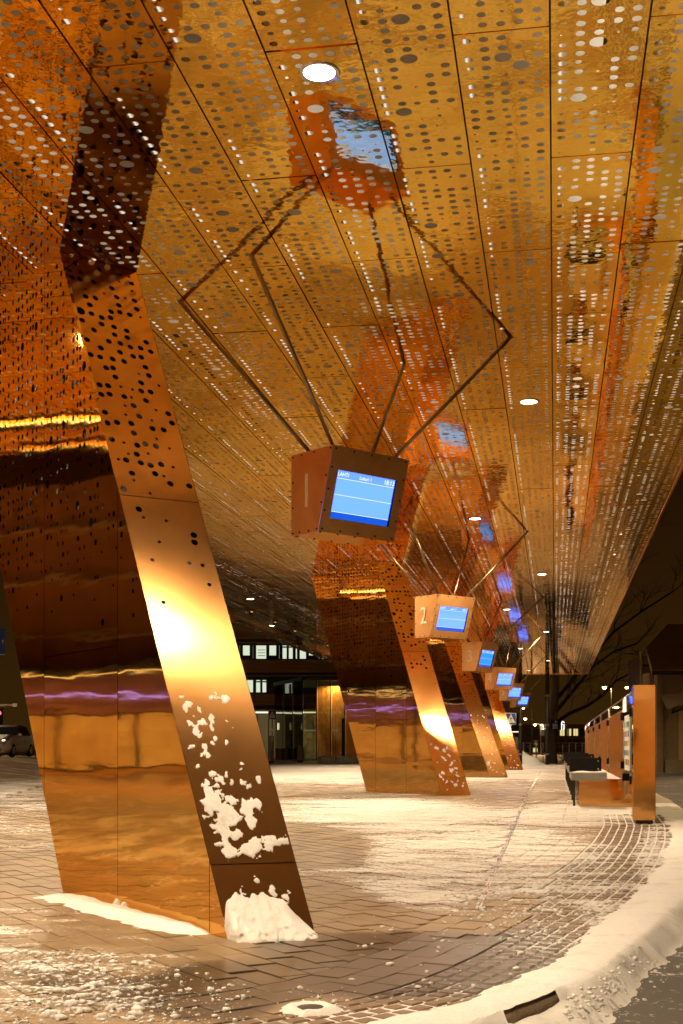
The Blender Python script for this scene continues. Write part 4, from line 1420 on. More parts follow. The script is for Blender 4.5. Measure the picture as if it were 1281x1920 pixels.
# crossing signs
def sign_mesh_cross(root, w):
    h = w*1.12
    mb = MB(); mb.box((-w/2, -.02, 0), (w/2, 0, h)); mb.build('sign_border', M['signwhite'], root)
    mb = MB(); mb.box((-w*.46, -.026, w*.04), (w*.46, -.021, h-w*.04)); mb.build('sign_plate', M['signblue'], root)
    mb = MB(); mb.add([(-w*.40, -.030, w*.18), (w*.40, -.030, w*.18), (0, -.030, h-w*.08)], [(0, 1, 2)]); mb.build('white_triangle', M['signwhite'], root)
    mb = MB()
    # walking figure and crossing stripes, dark on white
    mb.tube([(0, -.034, h*.68), (0, -.034, h*.70)], w*.035, 8)
    mb.quad((-w*.04, -.034, h*.42), (w*.03, -.034, h*.42), (w*.035, -.034, h*.66), (-w*.035, -.034, h*.66))
    mb.quad((-w*.04, -.034, h*.42), (0, -.034, h*.44), (-w*.10, -.034, h*.22), (-w*.15, -.034, h*.22))
    mb.quad((0, -.034, h*.44), (w*.03, -.034, h*.42), (w*.15, -.034, h*.22), (w*.10, -.034, h*.22))
    mb.quad((-w*.14, -.034, h*.50), (-w*.12, -.034, h*.54), (w*.14, -.034, h*.56), (w*.12, -.034, h*.50))
    for k in range(4):
        a = -w*.30+k*w*.165
        mb.quad((a, -.034, w*.20), (a+w*.06, -.034, w*.20), (a+w*.07, -.034, w*.25), (a+w*.02, -.034, w*.25))
    mb.build('walking_figure', M['black'], root)
def crossing(px, ytop, ybot, ybase, Z, label):
    r = cx(px, Z); X, Y = rz(r, Z); g = cz(ybase, Z)
    root = thing('crossing_sign', label, 'road sign', (X, Y, g), ALPHA, 'blue pedestrian crossing signs')
    h = cz(ytop, Z)-cz(ybot, Z)
    e = bpy.data.objects.new('sign_face', None)
    w = h/1.12
    z0 = cz(ybot, Z)-g
    mb = MB(); mb.tube([(0, .03, -.6), (0, .03, z0+h*.9)], .035, 8); mb.build('post', M['steel'], root, True)
    n0 = set(root.children)
    sign_mesh_cross(root, w)
    for c in root.children:
        if c not in n0: c.location.z = z0
    return root
crossing(510, 1332, 1349, 1419, 84, 'blue pedestrian crossing sign on a post in front of the glass pavilion')
crossing(957.5, 1337, 1359, 1437, 70, 'blue pedestrian crossing sign on a post beside the farthest column')
crossing(1004.5, 1389, 1397, 1424, 120, 'tiny far pedestrian crossing sign in front of the brick building')
# bollards and dark pillar in front of the pavilion
for px, yt, yb, Z, w, lab in ((562.5, 1398, 1424, 92, .36, 'squat grey bollard standing in front of the glass pavilion corner'), (509, 1380, 1420, 86, .32, 'grey bollard beside the post of the pavilion crossing sign')):
    X, Y = rz(cx(px, Z), Z); g = zg(X, Y)
    t = thing('bollard', lab, 'bollard', (X, Y, g), ALPHA, 'grey bollards by the pavilion')
    h = cz(yt, Z)-g
    mb = MB(); mb.bbox((-w/2, -w/2, -.1), (w/2, w/2, h), .03); mb.build('shaft', M['concrete'], t)
    mb = MB(); mb.box((-w/2-.03, -w/2-.03, -.1), (w/2+.03, w/2+.03, .12)); mb.build('foot', M['darkmetal'], t)
X, Y = rz(cx(643.5, 93), 93)
t = thing('dark_pillar', 'tall slim dark pillar at the right of the lit copper wall', 'pillar', (X, Y, zg(X, Y)), ALPHA)
mb = MB(); mb.bbox((-.13, -.13, -.1), (.13, .13, cz(1347, 93)-zg(X, Y)), .02); mb.build('shaft', M['darkmetal'], t)
mb = MB(); mb.box((-.17, -.17, -.1), (.17, .17, .10)); mb.build('base', M['darkmetal'], t)
# rubble heap under snow
rs = random.Random(14)
rb = MB()
for k in range(46):
    px = rs.uniform(606, 672); Z = rs.uniform(84, 88)
    X, Y = rz(cx(px, Z), Z); r = rs.uniform(.18, .5)
    a = rs.uniform(0, PI)
    v = []
    for q in range(8):
        sx, sy, sz = ((q & 1)*2-1), ((q >> 1 & 1)*2-1), ((q >> 2)*2-1)
        x, y = sx*r*rs.uniform(.6, 1.1), sy*r*rs.uniform(.5, .9)
        v.append((X+x*math.cos(a)-y*math.sin(a), Y+x*math.sin(a)+y*math.cos(a), zg(X, Y)+.22+sz*r*.55*rs.uniform(.6, 1.1)))
    rb.add(v, [(0, 2, 3, 1), (4, 5, 7, 6), (0, 1, 5, 4), (2, 6, 7, 3), (0, 4, 6, 2), (1, 3, 7, 5)])
o = rb.build('rubble', M['concrete']); o['kind'] = 'stuff'
# station wing closing the canopy's far end
Zs = 93.0
sw = frame('station_wing', 'dark station wing with an ochre band behind the farthest columns', 'building')
mb = MB(); mb.box((cx(820, Zs), Zs, 0), (cx(973, Zs), Zs+8, cz(1235, Zs))); mb.build('wall', M['gdark'], sw)
for q in range(4):
    ya = 1326-q*24
    mb = MB(); mb.box((cx(820, Zs), Zs-.12, cz(ya+11, Zs)), (cx(973, Zs), Zs-.004, cz(ya-11, Zs))); mb.build('cladding_board', M['olive'], sw)
mb = MB(); mb.box((cx(900, Zs), Zs-.1, cz(1373, Zs)), (cx(973, Zs), Zs-.004, cz(1371.5, Zs))); mb.build('light_line', M['strip'], sw)
for a, b in ((956, 962), (963.5, 971)):
    mb = MB(); mb.box((cx(a, Zs), Zs-.06, cz(1402, Zs)), (cx(b, Zs), Zs-.004, cz(1382, Zs))); mb.build('shop_window', M['windim'], sw)
# slim dark downpipes at the canopy's far end
for px, w, Z, lab in ((975.5, .11, 78, 'dark rain pipe from ceiling to ground beside the snow heap'), (1026, .13, 79, 'dark rain pipe in front of the tree trunk')):
    X, Y = rz(cx(px, Z), Z); g = zg(X, Y)
    t = thing('rain_pipe', lab, 'pipe', (X, Y, g), 0, 'dark rain pipes at the far end of the canopy')
    mb = MB(); mb.tube([(0, 0, -.1), (0, 0, CZ-g+.01)], w, 10); mb.build('pipe', M['darkmetal'], t, True)
    mb = MB()
    for z in (.6, 2.4, 4.2): mb.tube([(0, 0, z), (0, 0, z+.1)], w+.03, 10)
    mb.build('bracket', M['steel'], t)
X, Y = rz(cx(950, 80), 80); o = mound('snow_heap', X, Y, 2.4, 1.8, 1.15, 6.0, ALPHA, sharp=1.25, noisy=.2); tag(o, 'big heap of cleared snow behind the farthest column', 'snow heap')
# railing
t = frame('railing', 'thin metal railing with posts behind the heap of snow', 'railing')
Zr = 86.0
for z in (cz(1393, Zr), cz(1415, Zr)):
    mb = MB(); mb.tube([(cx(955, Zr), Zr, z), (cx(1105, Zr), Zr, z)], .03, 6); mb.build('rail', M['steel'], t)
for k in range(13):
    x = cx(957+12.2*k, Zr); mb = MB(); mb.tube([(x, Zr, 0), (x, Zr, cz(1392, Zr))], .03, 6); mb.build('post', M['steel'], t)
# distant brick building with an illuminated name
Zb = 250.0
bb = frame('brick_building', 'far brick building with lit windows and a white lit name', 'building')
mb = MB(); mb.box((cx(940, Zb), Zb, -3), (cx(1110, Zb), Zb+14, cz(1358, Zb))); mb.build('wall', M['brick'], bb)
rs = random.Random(2)
for r_, (ya, yb) in enumerate(((1366, 1380), (1386, 1397), (1402, 1411))):
    for k in range(10):
        xa = 986+12.6*k
        lit = (r_ == 0 and k in (2, 5, 6, 7)) or (r_ == 2 and k in (1,))
        fr = MB(); fr.box((cx(xa, Zb), Zb-.15, cz(yb, Zb)), (cx(xa+9.4, Zb), Zb-.004, cz(ya, Zb))); w = fr.build('window', M['gdark'], bb)
        for q in range(2):
            mb = MB(); mb.box((cx(xa+.4+4.5*q, Zb), Zb-.2, cz(yb-.5, Zb)), (cx(xa+4.3+4.5*q, Zb), Zb-.154, cz(ya+.5, Zb))); mb.build('pane', M['winwarm'] if lit and rs.random() < .8 else M['windim'] if lit else M['gdark'], w)
me = text_mesh('asko.fi', 2.1); me.materials.append(M['white_e'])
wd = max(v.co.x for v in me.vertices)-min(v.co.x for v in me.vertices)
o = inst('lit_letters', me, bb, (cx(1035.5, Zb), Zb-.3, cz(1361, Zb)), (PI/2, 0, 0), (((1058-1013)/F*Zb)/wd, 1.15, 1))

# street lamps (posts with glowing heads)
def street_lamp(px, py, Z, label, power=None, arm=.8, size=.16):
    X, Y = rz(cx(px, Z), Z); g = zg(X, Y) if Y > 0 else 0
    zt = cz(py, Z)
    t = thing('street_lamp', label, 'street lamp', (X, Y, 0), ALPHA, 'street lamps glowing in the distance')
    mb = MB(); mb.tube([(arm, .1, -1), (arm, .1, zt*.97), (arm*.7, .1, zt+.05), (0, 0, zt+.1)], [.07, .05, .04, .035], 8); mb.build('post', M['darkmetal'], t, True)
    mb = MB(); mb.lathe([(.02, .12), (size*1.5, .08), (size*1.7, .0)], 12, (0, 0, zt)); mb.build('lamp_shade', M['darkmetal'], t, True)
    mb = MB()
    mb.lathe([(.001, size*.4), (size*.8, size*.2), (size, -size*.3), (size*.6, -size*.9), (.001, -size*1.1)], 12, (0, 0, zt)); mb.build('bulb', M['sodium'], t, True)
    if power: pointl('street_lamp_light', (X, Y, zt-.35), power, size=.2, col=(1, .62, .27))
    return t
street_lamp(1133, 1288, 140, 'bright street lamp left of the two above the shelter wall', 6000, size=.22)
street_lamp(1175, 1288, 150, 'bright street lamp just left of the copper end post', None, size=.20)
street_lamp(1193, 1246, 110, 'white street lamp beside the wooden house roof', 3000, size=.22)
street_lamp(980.5, 1326, 120, 'street lamp right of the farthest display box', None, size=.16)
street_lamp(984.5, 1347, 150, 'street lamp lower right of the farthest display box', None, size=.18)
street_lamp(1003, 1358, 170, 'small street lamp left of the lit name on the brick building', 4000, size=.18)

# wooden house at the right
Zh = 61.0
hs = frame('wooden_house', 'old weatherboarded wooden house with a snowy roof and awning at right', 'house')
mb = MB(); mb.box((cx(1241, Zh), Zh, -.3), (cx(1460, Zh), Zh+7, cz(1258, Zh))); mb.build('wall', M['wood_d'], hs)
nb = 26
z0_, z1_ = .1, cz(1260, Zh)
for k in range(nb):
    za, zb = z0_+(z1_-z0_)*k/nb, z0_+(z1_-z0_)*(k+1)/nb
    xa, xb = cx(1243, Zh), cx(1460, Zh)
    v = [(xa, Zh-.045, za), (xb, Zh-.045, za), (xb, Zh-.004, za), (xa, Zh-.004, za), (xa, Zh-.018, zb), (xb, Zh-.018, zb), (xb, Zh-.004, zb), (xa, Zh-.004, zb)]
    mk('weatherboard', v, [(3, 2, 1, 0), (4, 5, 6, 7), (0, 1, 5, 4), (1, 2, 6, 5), (2, 3, 7, 6), (3, 0, 4, 7)], M['wood_d'], hs)
mb = MB(); mb.bbox((cx(1230, Zh), Zh-.12, -.3), (cx(1242, Zh), Zh+.4, z1_), .01); mb.build('corner_board', M['wood_d'], hs)
mb = MB(); mb.box((cx(1222, Zh), Zh+.5, -.3), (cx(1230, Zh), Zh+3, z1_)); mb.build('corner_board', M['wood_d'], hs)
mb = MB(); mb.box((cx(1203, 63), 63.0, -.3), (cx(1223, 63), 66, cz(1232, 63))); vr = mb.build('veranda', M['gdark'], hs)
for (ya, yb) in ((1228, 1246), (1250, 1270), (1274, 1300)):
    mb = MB(); mb.box((cx(1204, 63), 62.95, cz(yb, 63)), (cx(1217, 63), 62.99, cz(ya, 63))); mb.build('pane', M['wood_d'], vr)
mb = MB(); mb.bbox((cx(1200, 63), 62.85, -.3), (cx(1203, 63), 63.2, cz(1222, 63)), .01); mb.build('veranda_post', M['wood_d'], vr)
mb = MB()
e1, h1, r1, r2, e2 = Vector((cx(1217, Zh), Zh-.5, cz(1258, Zh))), Vector((cx(1211, 64), 64, cz(1214, 64))), Vector((cx(1252, 67), 67, cz(1170, 67))), Vector((cx(1480, 67), 67, cz(1170, 67))), Vector((cx(1480, Zh), Zh-.5, cz(1258, Zh)))
dn = Vector((0, .05, -.18))
rf_ = [e1, h1, r1, r2, e2]
mb.add(rf_+[p+dn for p in rf_], [(4, 3, 2, 1, 0), (5, 6, 7, 8, 9), (0, 1, 6, 5), (1, 2, 7, 6), (2, 3, 8, 7), (3, 4, 9, 8), (4, 0, 5, 9)]); mb.build('roof', M['roof'], hs)
mb = MB(); mb.box((e1.x, e1.y-.06, e1.z-.22), (e2.x, e1.y+.02, e1.z-.02)); mb.build('eave_board', M['gdark'], hs)
aw = MB(); v = []; f = []
for i in range(13):
    for j in range(6):
        u, w = i/12, j/5
        x = cx(1237+70*u, Zh); y = Zh-.05-1.3*w; z = cz(1303-16*u, Zh)-.7*w-.18*math.sin(PI*u)*(1-w)+.05*math.sin(5*u)
        v.append((x, y, z))
for i in range(12):
    for j in range(5): a = i*6+j; f.append((a, a+6, a+7, a+1))
m0 = len(v); v += [(a, b, c-.03) for a, b, c in v]; f += [tuple(reversed([q+m0 for q in t_])) for t_ in list(f)]
mk('awning', v, f, M['roof'], hs, True)
mb = MB(); mb.tube([(cx(1247, Zh), Zh-1.3, cz(1338, Zh)), (cx(1262, Zh), Zh-.05, cz(1330, Zh))], .05, 6); mb.tube([(cx(1247, Zh), Zh-1.3, cz(1338, Zh)), (cx(1290, Zh), Zh-1.3, cz(1322, Zh))], .04, 6); mb.build('awning_arm', M['black'], hs)
mb = MB(); mb.bbox((cx(1272, Zh), Zh-.1, .1), (cx(1280, Zh), Zh-.03, cz(1330, Zh)), .01); mb.build('door_post', M['olive'], hs)
for k in range(4):
    mb = MB(); mb.bbox((cx(1245, Zh), Zh-1.6+.35*k, .05), (cx(1278, Zh), Zh-1.25+.35*k, .25+.17*k), .01); mb.build('step', M['wood_d'], hs)

# big bare tree at the canopy's far end
def tree(name, label, base, trunk_top, rad, seeds, limbs, depth=5):
    t = thing(name, label, 'tree', base)
    rs = random.Random(seeds)
    mb = MB(); b = Vector((0, 0, -.3))
    pts = [Vector((rs.gauss(0, .05)*k, rs.gauss(0, .05)*k, -.3+(trunk_top+.3)*k/6)) for k in range(7)]
    mb.tube(pts, [rad*(1.25 if k == 0 else 1-.07*k) for k in range(7)], 12); mb.build('trunk', M['bark'], t, True)
    tw = MB(); lb = MB()
    def grow(p, d, L, r, lev):
        n = 5; pts = [p]; rr = [r]
        for k in range(n):
            d = (d+Vector((rs.gauss(0, .16), rs.gauss(0, .16), rs.gauss(.03, .12)))).normalized()
            p = p+d*L/n; pts.append(p); rr.append(r*(1-.5*(k+1)/n))
            if lev < depth and k >= 1:
                for _ in range(1 if lev < 2 or rs.random() < .7 else 2):
                    ax = Vector((rs.gauss(0, 1), rs.gauss(0, 1), rs.gauss(.2, .8))).normalized()
                    nd = (d*.75+ax*.75).normalized()
                    grow(p, nd, L*rs.uniform(.45, .68), rr[-1]*.62, lev+1)
        (lb if lev <= 1 else tw).tube(pts, rr, 6 if lev <= 1 else 3, cap=False)
    for lp in limbs:
        if len(lp) == 3: grow(Vector(lp[0]), Vector(lp[1]).normalized(), lp[2], rad*.34, 1)
        else:
            pts = [Vector(q) for q in lp]
            lb.tube(pts, [rad*.42*(1-.75*i/(len(pts)-1))+.02 for i in range(len(pts))], 8)
            for i in range(1, len(pts)):
                for _ in range(2):
                    d = (pts[i]-pts[i-1]).normalized(); ax = Vector((rs.gauss(0, 1), rs.gauss(0, 1), rs.gauss(.3, .8))).normalized()
                    grow(pts[i], (d+ax*.8).normalized(), rs.uniform(1.2, 2.6), rad*.13, 2)
    lb.build('limb', M['twig'], t, True); tw.build('twig', M['twig'], t)
    return t
Zt = 85.0
tb_ = at(1035.5, 1437, Zt); tb_.z = zg(tb_.x, tb_.y)
def tl(px, py, Z=Zt): return at(px, py, Z)-tb_
limbs = [[tl(1040, 1315), tl(1062, 1288), tl(1080, 1266), tl(1110, 1232, 83), tl(1150, 1185, 82), tl(1200, 1148, 81), tl(1260, 1110, 80)],
         [tl(1041, 1335), tl(1062, 1310), tl(1085, 1282), tl(1112, 1250, 84), tl(1150, 1222, 83), tl(1195, 1206, 83)],
         [tl(1042, 1356), tl(1066, 1338), tl(1100, 1324), tl(1128, 1305), tl(1155, 1276, 84), tl(1195, 1256, 84)],
         [tl(1035, 1270, 86), tl(1060, 1180, 88), tl(1105, 1090, 89), tl(1150, 1040, 90), tl(1200, 1000, 90)],
         [tl(1070, 1160, 88), tl(1110, 1120, 89), tl(1170, 1070, 89), tl(1190, 1050, 90)],
         [tl(1035, 1250, 86), tl(1020, 1150, 88), tl(990, 1050, 89)]]
tree('bare_tree', 'big bare tree with long limbs beyond the far end of the canopy', tb_, 11, .30, 4, limbs, 4)
# direction board on the trunk
p = at(1042, 1359, 83.5)
t = thing('direction_board', 'dark blue direction board with a white arrow in front of the trunk', 'sign', (p.x, p.y, zg(p.x, p.y)), ALPHA)
zc = p.z-zg(p.x, p.y)
mb = MB(); mb.tube([(-.45, .05, 0), (-.45, .05, zc+.3)], .035, 8); mb.build('post', M['steel'], t)
mb = MB(); mb.bbox((-.34, -.03, zc-.33), (.34, .03, zc+.33), .01); mb.build('board', M['black'], t)
mb = MB(); mb.add([(-.08, -.036, zc+.20), (.0, -.036, zc+.28), (.0, -.036, zc+.22), (.09, -.036, zc+.22), (.09, -.036, zc+.18), (.0, -.036, zc+.18), (.0, -.036, zc+.12)], [(0, 6, 5, 4, 3, 2, 1)]); mb.build('arrow', M['signwhite'], t)
mb = MB()
for z in (.02, -.08, -.17, -.26): mb.box((-.22, -.038, zc+z), (.12, -.032, zc+z+.035))
mb.build('text_line', M['signwhite'], t)
# shrub behind the shelter
sb = MB(); rs = random.Random(8)
for k in range(260):
    px = rs.uniform(1058, 1100); Z = rs.uniform(92, 100)
    X, Y = rz(cx(px, Z), Z); h = rs.uniform(.6, 2.2)*(0.4+.6*(px-1058)/42)
    sb.tube([(X, Y, 0), (X+rs.gauss(0, .2), Y+rs.gauss(0, .2), h*.6), (X+rs.gauss(0, .5), Y+rs.gauss(0, .4), h)], [.03, .02, .008], 3, cap=False)
tag(sb.build('bare_shrub', M['twig']), 'bare twiggy shrub behind the far end of the copper shelter panels', 'shrub')

# ------------------------------------------------------------------ left street: car, sign, barrier, signal
def build_car(label, X, Y, rot):
    g = zg(X, Y)
    t = thing('hatchback_car', label, 'car', (X, Y, g), rot)
    # cross-sections along the car (x = along, front at -x), half width and heights
    sec = [(-1.88, .55, .30, .62, .60), (-1.80, .76, .22, .74, .70), (-1.45, .83, .20, .90, .74), (-.95, .845, .19, 1.0, .74), (-.55, .85, .19, 1.06, .74), (.0, .85, .19, 1.42, .60), (.5, .85, .19, 1.50, .58), (1.2, .84, .19, 1.44, .58), (1.7, .80, .25, 1.10, .68), (1.86, .66, .35, .85, .62)]
    v = []; f = []
    for (x, w, z0, z1, wt) in sec:
        belt = min(z1-.05, .92)
        v += [(x, -w*.9, z0), (x, -w, z0+.2), (x, -w, min(.62, belt)), (x, -w*.97, belt), (x, -wt*w/.74*.95 if z1 < 1.1 else -wt, z1), (x, wt*w/.74*.95 if z1 < 1.1 else wt, z1), (x, w*.97, belt), (x, w, min(.62, belt)), (x, w, z0+.2), (x, w*.9, z0)]
    n = 10
    for i in range(len(sec)-1):
        for j in range(n): f.append((i*n+j, i*n+(j+1) % n, (i+1)*n+(j+1) % n, (i+1)*n+j))
    f.append(tuple(range(n-1, -1, -1))); f.append(tuple(range((len(sec)-1)*n, len(sec)*n)))
    body = mk('body', v, [tuple(reversed(q)) for q in f], M['carpaint'], t, True)
    mk('windscreen', [(-.60, -.70, 1.035), (-.60, .70, 1.035), (-.03, .56, 1.415), (-.03, -.56, 1.415)], [(0, 3, 2, 1)], M['carglass'], t)
    for s_ in (-1, 1):
        mk('side_window', [(-.45, s_*.80, 1.0), (1.3, s_*.80, 1.0), (1.1, s_*.63, 1.40), (.02, s_*.63, 1.38)], [(0, 1, 2, 3) if s_ < 0 else (3, 2, 1, 0)], M['carglass'], t)
    mb = MB(); mb.tube([(-1.86, -.30, .66), (-1.87, 0, .67), (-1.86, .30, .66)], .045, 6); mb.build('grille', M['black'], t)
    mb = MB(); mb.box((-1.90, -.5, .28), (-1.80, .5, .40)); mb.build('air_intake', M['black'], t)
    mb = MB(); mb.box((-1.93, -.26, .47), (-1.90, .26, .58)); mb.build('number_plate', M['signwhite'], t)
    for s_ in (-1, 1):
        mb = MB(); mb.lathe([(.001, .05), (.09, .03), (.11, -.05)], 12); o = mb.build('headlight', M['headl'], t, True)
        o.location = (-1.74, s_*.58, .70); o.rotation_euler = (0, -PI/2, 0)
        for x in (-1.15, 1.2):
            mb = MB()
            mb.lathe([(.19, -.09), (.30, -.09), (.31, 0), (.30, .09), (.19, .09)], 18); w = mb.build('wheel', M['rubber'], t, True)
            w.location = (x, s_*.76, .31); w.rotation_euler = (PI/2, 0, 0)
            mb = MB(); mb.lathe([(.001, .07), (.19, .09), (.19, -.09), (.001, -.07)], 14); mb.build('rim', M['steel'], w, True)
        mb = MB(); mb.bbox((-.62, s_*.95-.08, .98), (-.50, s_*.95+.08, 1.10), .02); mb.build('wing_mirror', M['carpaint'], t)
    # snow on the bonnet and roof
    sv = []; sf = []
    for i in range(9):
        for j in range(7):
            x = -1.65+1.0*i/8; y = -.6+1.2*j/6
            z = np.interp(x, [-1.8, -1.45, -.95, -.55], [.74, .90, 1.0, 1.06])+.03+.015*noise.noise(Vector((x*4, y*4, 0)))-.05*(abs(y)/.6)**4-(.03 if i in (0, 8) else 0)
            sv.append((x, y, z))
    for i in range(8):
        for j in range(6): a = i*7+j; sf.append((a, a+1, a+8, a+7))
    mk('bonnet_snow', sv, sf, M['snow'], t, True)
    return t
X, Y = rz(cx(9, 60), 60)
cr_ = build_car('silver hatchback with a lit headlight standing in the snowy street at left', X, Y, ALPHA+PI/2-.10)
# blue direction sign
Zs_ = 52.0
X, Y = rz(cx(-14, Zs_), Zs_)
t = thing('blue_road_sign', 'blue road sign with white arrow at the left picture edge', 'road sign', (X, Y, zg(X, Y)), ALPHA)
g = zg(X, Y); zA, zB = cz(1228, Zs_)-g, cz(1178, Zs_)-g; xr = cx(10, Zs_)-cx(-14, Zs_)
mb = MB(); mb.bbox((-xr, -.02, zA), (xr, .02, zB), .005); mb.build('sign_plate', M['signblue'], t)
mb = MB(); mb.box((-xr, -.03, zA+.0), (xr, -.024, zA+.03)); mb.build('white_edge', M['signwhite'], t)
xa, za = cx(5.2, Zs_)-cx(-14, Zs_), cz(1203, Zs_)-g
mb = MB(); mb.add([(xa-.018, -.03, za-.09), (xa+.018, -.03, za-.09), (xa+.018, -.03, za+.02), (xa+.05, -.03, za+.02), (xa, -.03, za+.09), (xa-.05, -.03, za+.02), (xa-.018, -.03, za+.02)], [tuple(range(7))]); mb.build('arrow', M['signwhite'], t)
mb = MB(); mb.tube([(-xr*.5, .06, -.1), (-xr*.5, .06, zB)], .05, 8); mb.build('post', M['steel'], t, True)
# lifted barrier arm and red signal
Zq = 66.0
X, Y = rz(cx(-30, Zq), Zq); g = zg(X, Y)
t = thing('barrier_arm', 'pale horizontal barrier arm behind the silver hatchback', 'barrier', (X, Y, g), ALPHA)
z = cz(1322, Zq)-g
mb = MB(); mb.tube([(0, 0, z), (cx(30, Zq)-cx(-30, Zq), 0, z)], .05, 8); mb.build('arm', M['signwhite'], t, True)
mb = MB(); mb.box((cx(24, Zq)-cx(-30, Zq), -.07, z-.09), (cx(32, Zq)-cx(-30, Zq), .07, z+.09)); mb.build('arm_tip', M['signwhite'], t)
mb = MB(); mb.bbox((-.2, -.2, -.1), (.2, .2, z+.2), .02); mb.build('pillar', M['darkmetal'], t)
X, Y = rz(cx(-1, 75), 75); g = zg(X, Y)
t = thing('traffic_signal', 'traffic signal glowing red at the left picture edge', 'traffic light', (X, Y, g), ALPHA)
z = cz(1337, 75)-g
mb = MB(); mb.bbox((-.18, -.12, z-.7), (.18, .12, z+.3), .02); mb.build('housing', M['black'], t)
mb = MB(); mb.tube([(0, -.13, z), (0, -.16, z)], .12, 14); mb.build('red_lens', M['red'], t)
mb = MB(); mb.tube([(0, 0, -.1), (0, 0, z-.7)], .06, 8); mb.build('post', M['darkmetal'], t)

# long low shop across the left street (mirrored in the columns' sides)
sp_ = frame('shop_building', 'long low shop with a purple light line across the left street', 'building')
xs_ = -38.0
mb = MB(); mb.box((xs_-10, -12, -.5), (xs_-.02, 84, 4.3)); mb.build('wall', M['shopwall'], sp_)
mb = MB(); mb.box((xs_-10.2, -12.2, 4.3), (xs_+.9, 84.2, 4.75)); mb.build('roof', M['gdark'], sp_)
mb = MB(); mb.box((xs_-16, -14, 4.2), (xs_-4, 88, 13.5)); mb.build('upper_storey', M['shopwall'], sp_)
for zq in (6.3, 8.9, 11.2):
    mb = MB(); mb.box((xs_-4, -14, zq), (xs_-3.5, 88, zq+.16)); mb.build('string_course', M['white'], sp_)
mb = MB(); mb.tube([(xs_+.95, -8, 3.45), (xs_+.95, 80, 3.45)], .055, 8); mb.build('neon_tube', M['neon'], sp_)
mb = MB(); mb.box((xs_+.8, -12, 4.36), (xs_+.92, 84, 4.42)); mb.build('eave_light', M['strip'], sp_)
def shop_glow():
    m, nt, p = new_mat('warm_shop_window'); geo = N(nt, 'ShaderNodeNewGeometry')
    mp = N(nt, 'ShaderNodeMapping'); mp.inputs['Scale'].default_value = (.5, .5, 1.4); nt.links.new(geo.outputs['Position'], mp.inputs['Vector'])
    n = N(nt, 'ShaderNodeTexNoise', i_Scale=1.0, i_Detail=4.0, i_Roughness=0.6); nt.links.new(mp.outputs[0], n.inputs['Vector'])
    p.inputs['Base Color'].default_value = (.03, .02, .015, 1)
    nt.links.new(mix_c(nt, n.outputs['Fac'], (.30, .10, .02), (1.0, .62, .22)), p.inputs['Emission Color'])
    p.inputs['Emission Strength'].default_value = 0.62
    return m
M['shopwin'] = shop_glow()
for k in range(24):
    y = -10+3.9*k
    mb = MB(); mb.box((xs_-.02, y, .5), (xs_+.03, y+3.84, 2.75)); w = mb.build('window', M['darkmetal'], sp_)
    if True:
        mb = MB(); mb.box((xs_+.031, y+.1, .6), (xs_+.04, y+3.74, 2.65)); mb.build('pane', M['shopwin'], w)
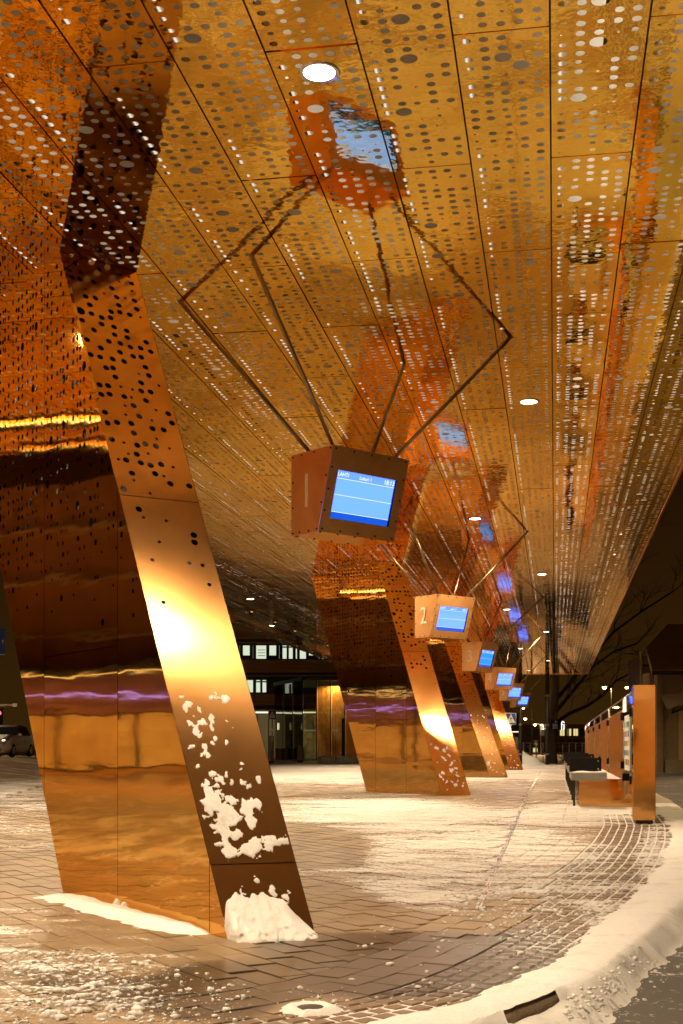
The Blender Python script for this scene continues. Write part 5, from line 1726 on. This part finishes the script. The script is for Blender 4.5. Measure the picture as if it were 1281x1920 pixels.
for k, Z in enumerate((4, 22, 40, 58, 76)):
    X, Y = rz(-27, Z)
    t = thing('street_lamp', '%s tall sodium street lamp along the left street, outside the picture' % ORD[k], 'street lamp', (X, Y, 0), ALPHA, 'street lamps along the left street')
    mb = MB(); mb.tube([(0, 0, -.5), (0, 0, 7.6), (.5, 0, 8.1), (1.6, 0, 8.2)], [.09, .06, .05, .04], 8); mb.build('post', M['darkmetal'], t, True)
    mb = MB(); mb.lathe([(.02, .12), (.25, .06), (.27, 0)], 12, (1.6, 0, 8.15)); mb.build('lamp_shade', M['darkmetal'], t, True)
    mb = MB(); mb.lathe([(.001, -.04), (.2, -.01)], 12, (1.6, 0, 8.15)); mb.build('bulb', M['sodium'], t)
    q = rz(-25.4, Z); spot('street_lamp_light', (q[0], q[1], 7.65), 6000, angle=160, blend=.6, size=.2, col=(1, .70, .36))

# street behind the viewpoint and to the right: mirrored in the post, boxes and columns
fb = thing('street_facade', 'warm lit street facade behind the viewpoint, outside the picture', 'building', (0, 0, 0), 0)
yb_ = -24.0
mb = MB(); mb.box((-40, yb_-8, -.6), (34, yb_, 8.5)); mb.build('wall', M['shopwall'], fb)
for k in range(20):
    for r_ in range(2):
        x = -38+3.6*k; z = .4+3.6*r_
        mb = MB(); mb.box((x, yb_-.01, z), (x+2.2, yb_+.04, z+2.1)); w = mb.build('window', M['darkmetal'], fb)
        if (k*7+r_*3) % 4 != 1:
            mb = MB(); mb.box((x+.1, yb_+.041, z+.1), (x+2.1, yb_+.05, z+2.0)); mb.build('pane', M['shopwin'], w)
mb = MB(); mb.box((-40, yb_-.01, 4.05), (34, yb_+.5, 4.2)); mb.build('ledge', M['strip'], fb)
def added_lamp(X, Y, label, power, arm):  # street lamps added out of view to light the facade, road and house
    t = thing('street_lamp', label, 'street lamp', (X, Y, -.3), 0, 'added tall street lamps outside the picture')
    mb = MB(); mb.tube([(0, 0, -.3), (0, 0, 7.6), (arm*.3, 0, 8.1), (arm, 0, 8.2)], [.09, .06, .05, .04], 8); mb.build('post', M['darkmetal'], t, True)
    mb = MB(); mb.lathe([(.02, .12), (.25, .06), (.27, 0)], 12, (arm, 0, 8.15)); mb.build('lamp_shade', M['darkmetal'], t, True)
    mb = MB(); mb.lathe([(.001, -.04), (.2, -.01)], 12, (arm, 0, 8.15)); mb.build('bulb', M['sodium'], t)
    spot('street_lamp_light', (X+arm, Y, 7.65), power, angle=165, blend=.5, size=.2, col=(1, .70, .36))
for k, x in enumerate((-24, -12, 0, 12)):
    added_lamp(x, -19.0, '%s added sodium street lamp in front of the facade behind the viewpoint' % ORD[k], 3200, .8)
added_lamp(13.5, 26.0, 'added sodium street lamp on the right-hand road, nearest the shelter, outside the picture', 2600, -1.6)
added_lamp(11.0, 44.0, 'added sodium street lamp on the right-hand road by the wooden house, outside the picture', 5200, -1.6)
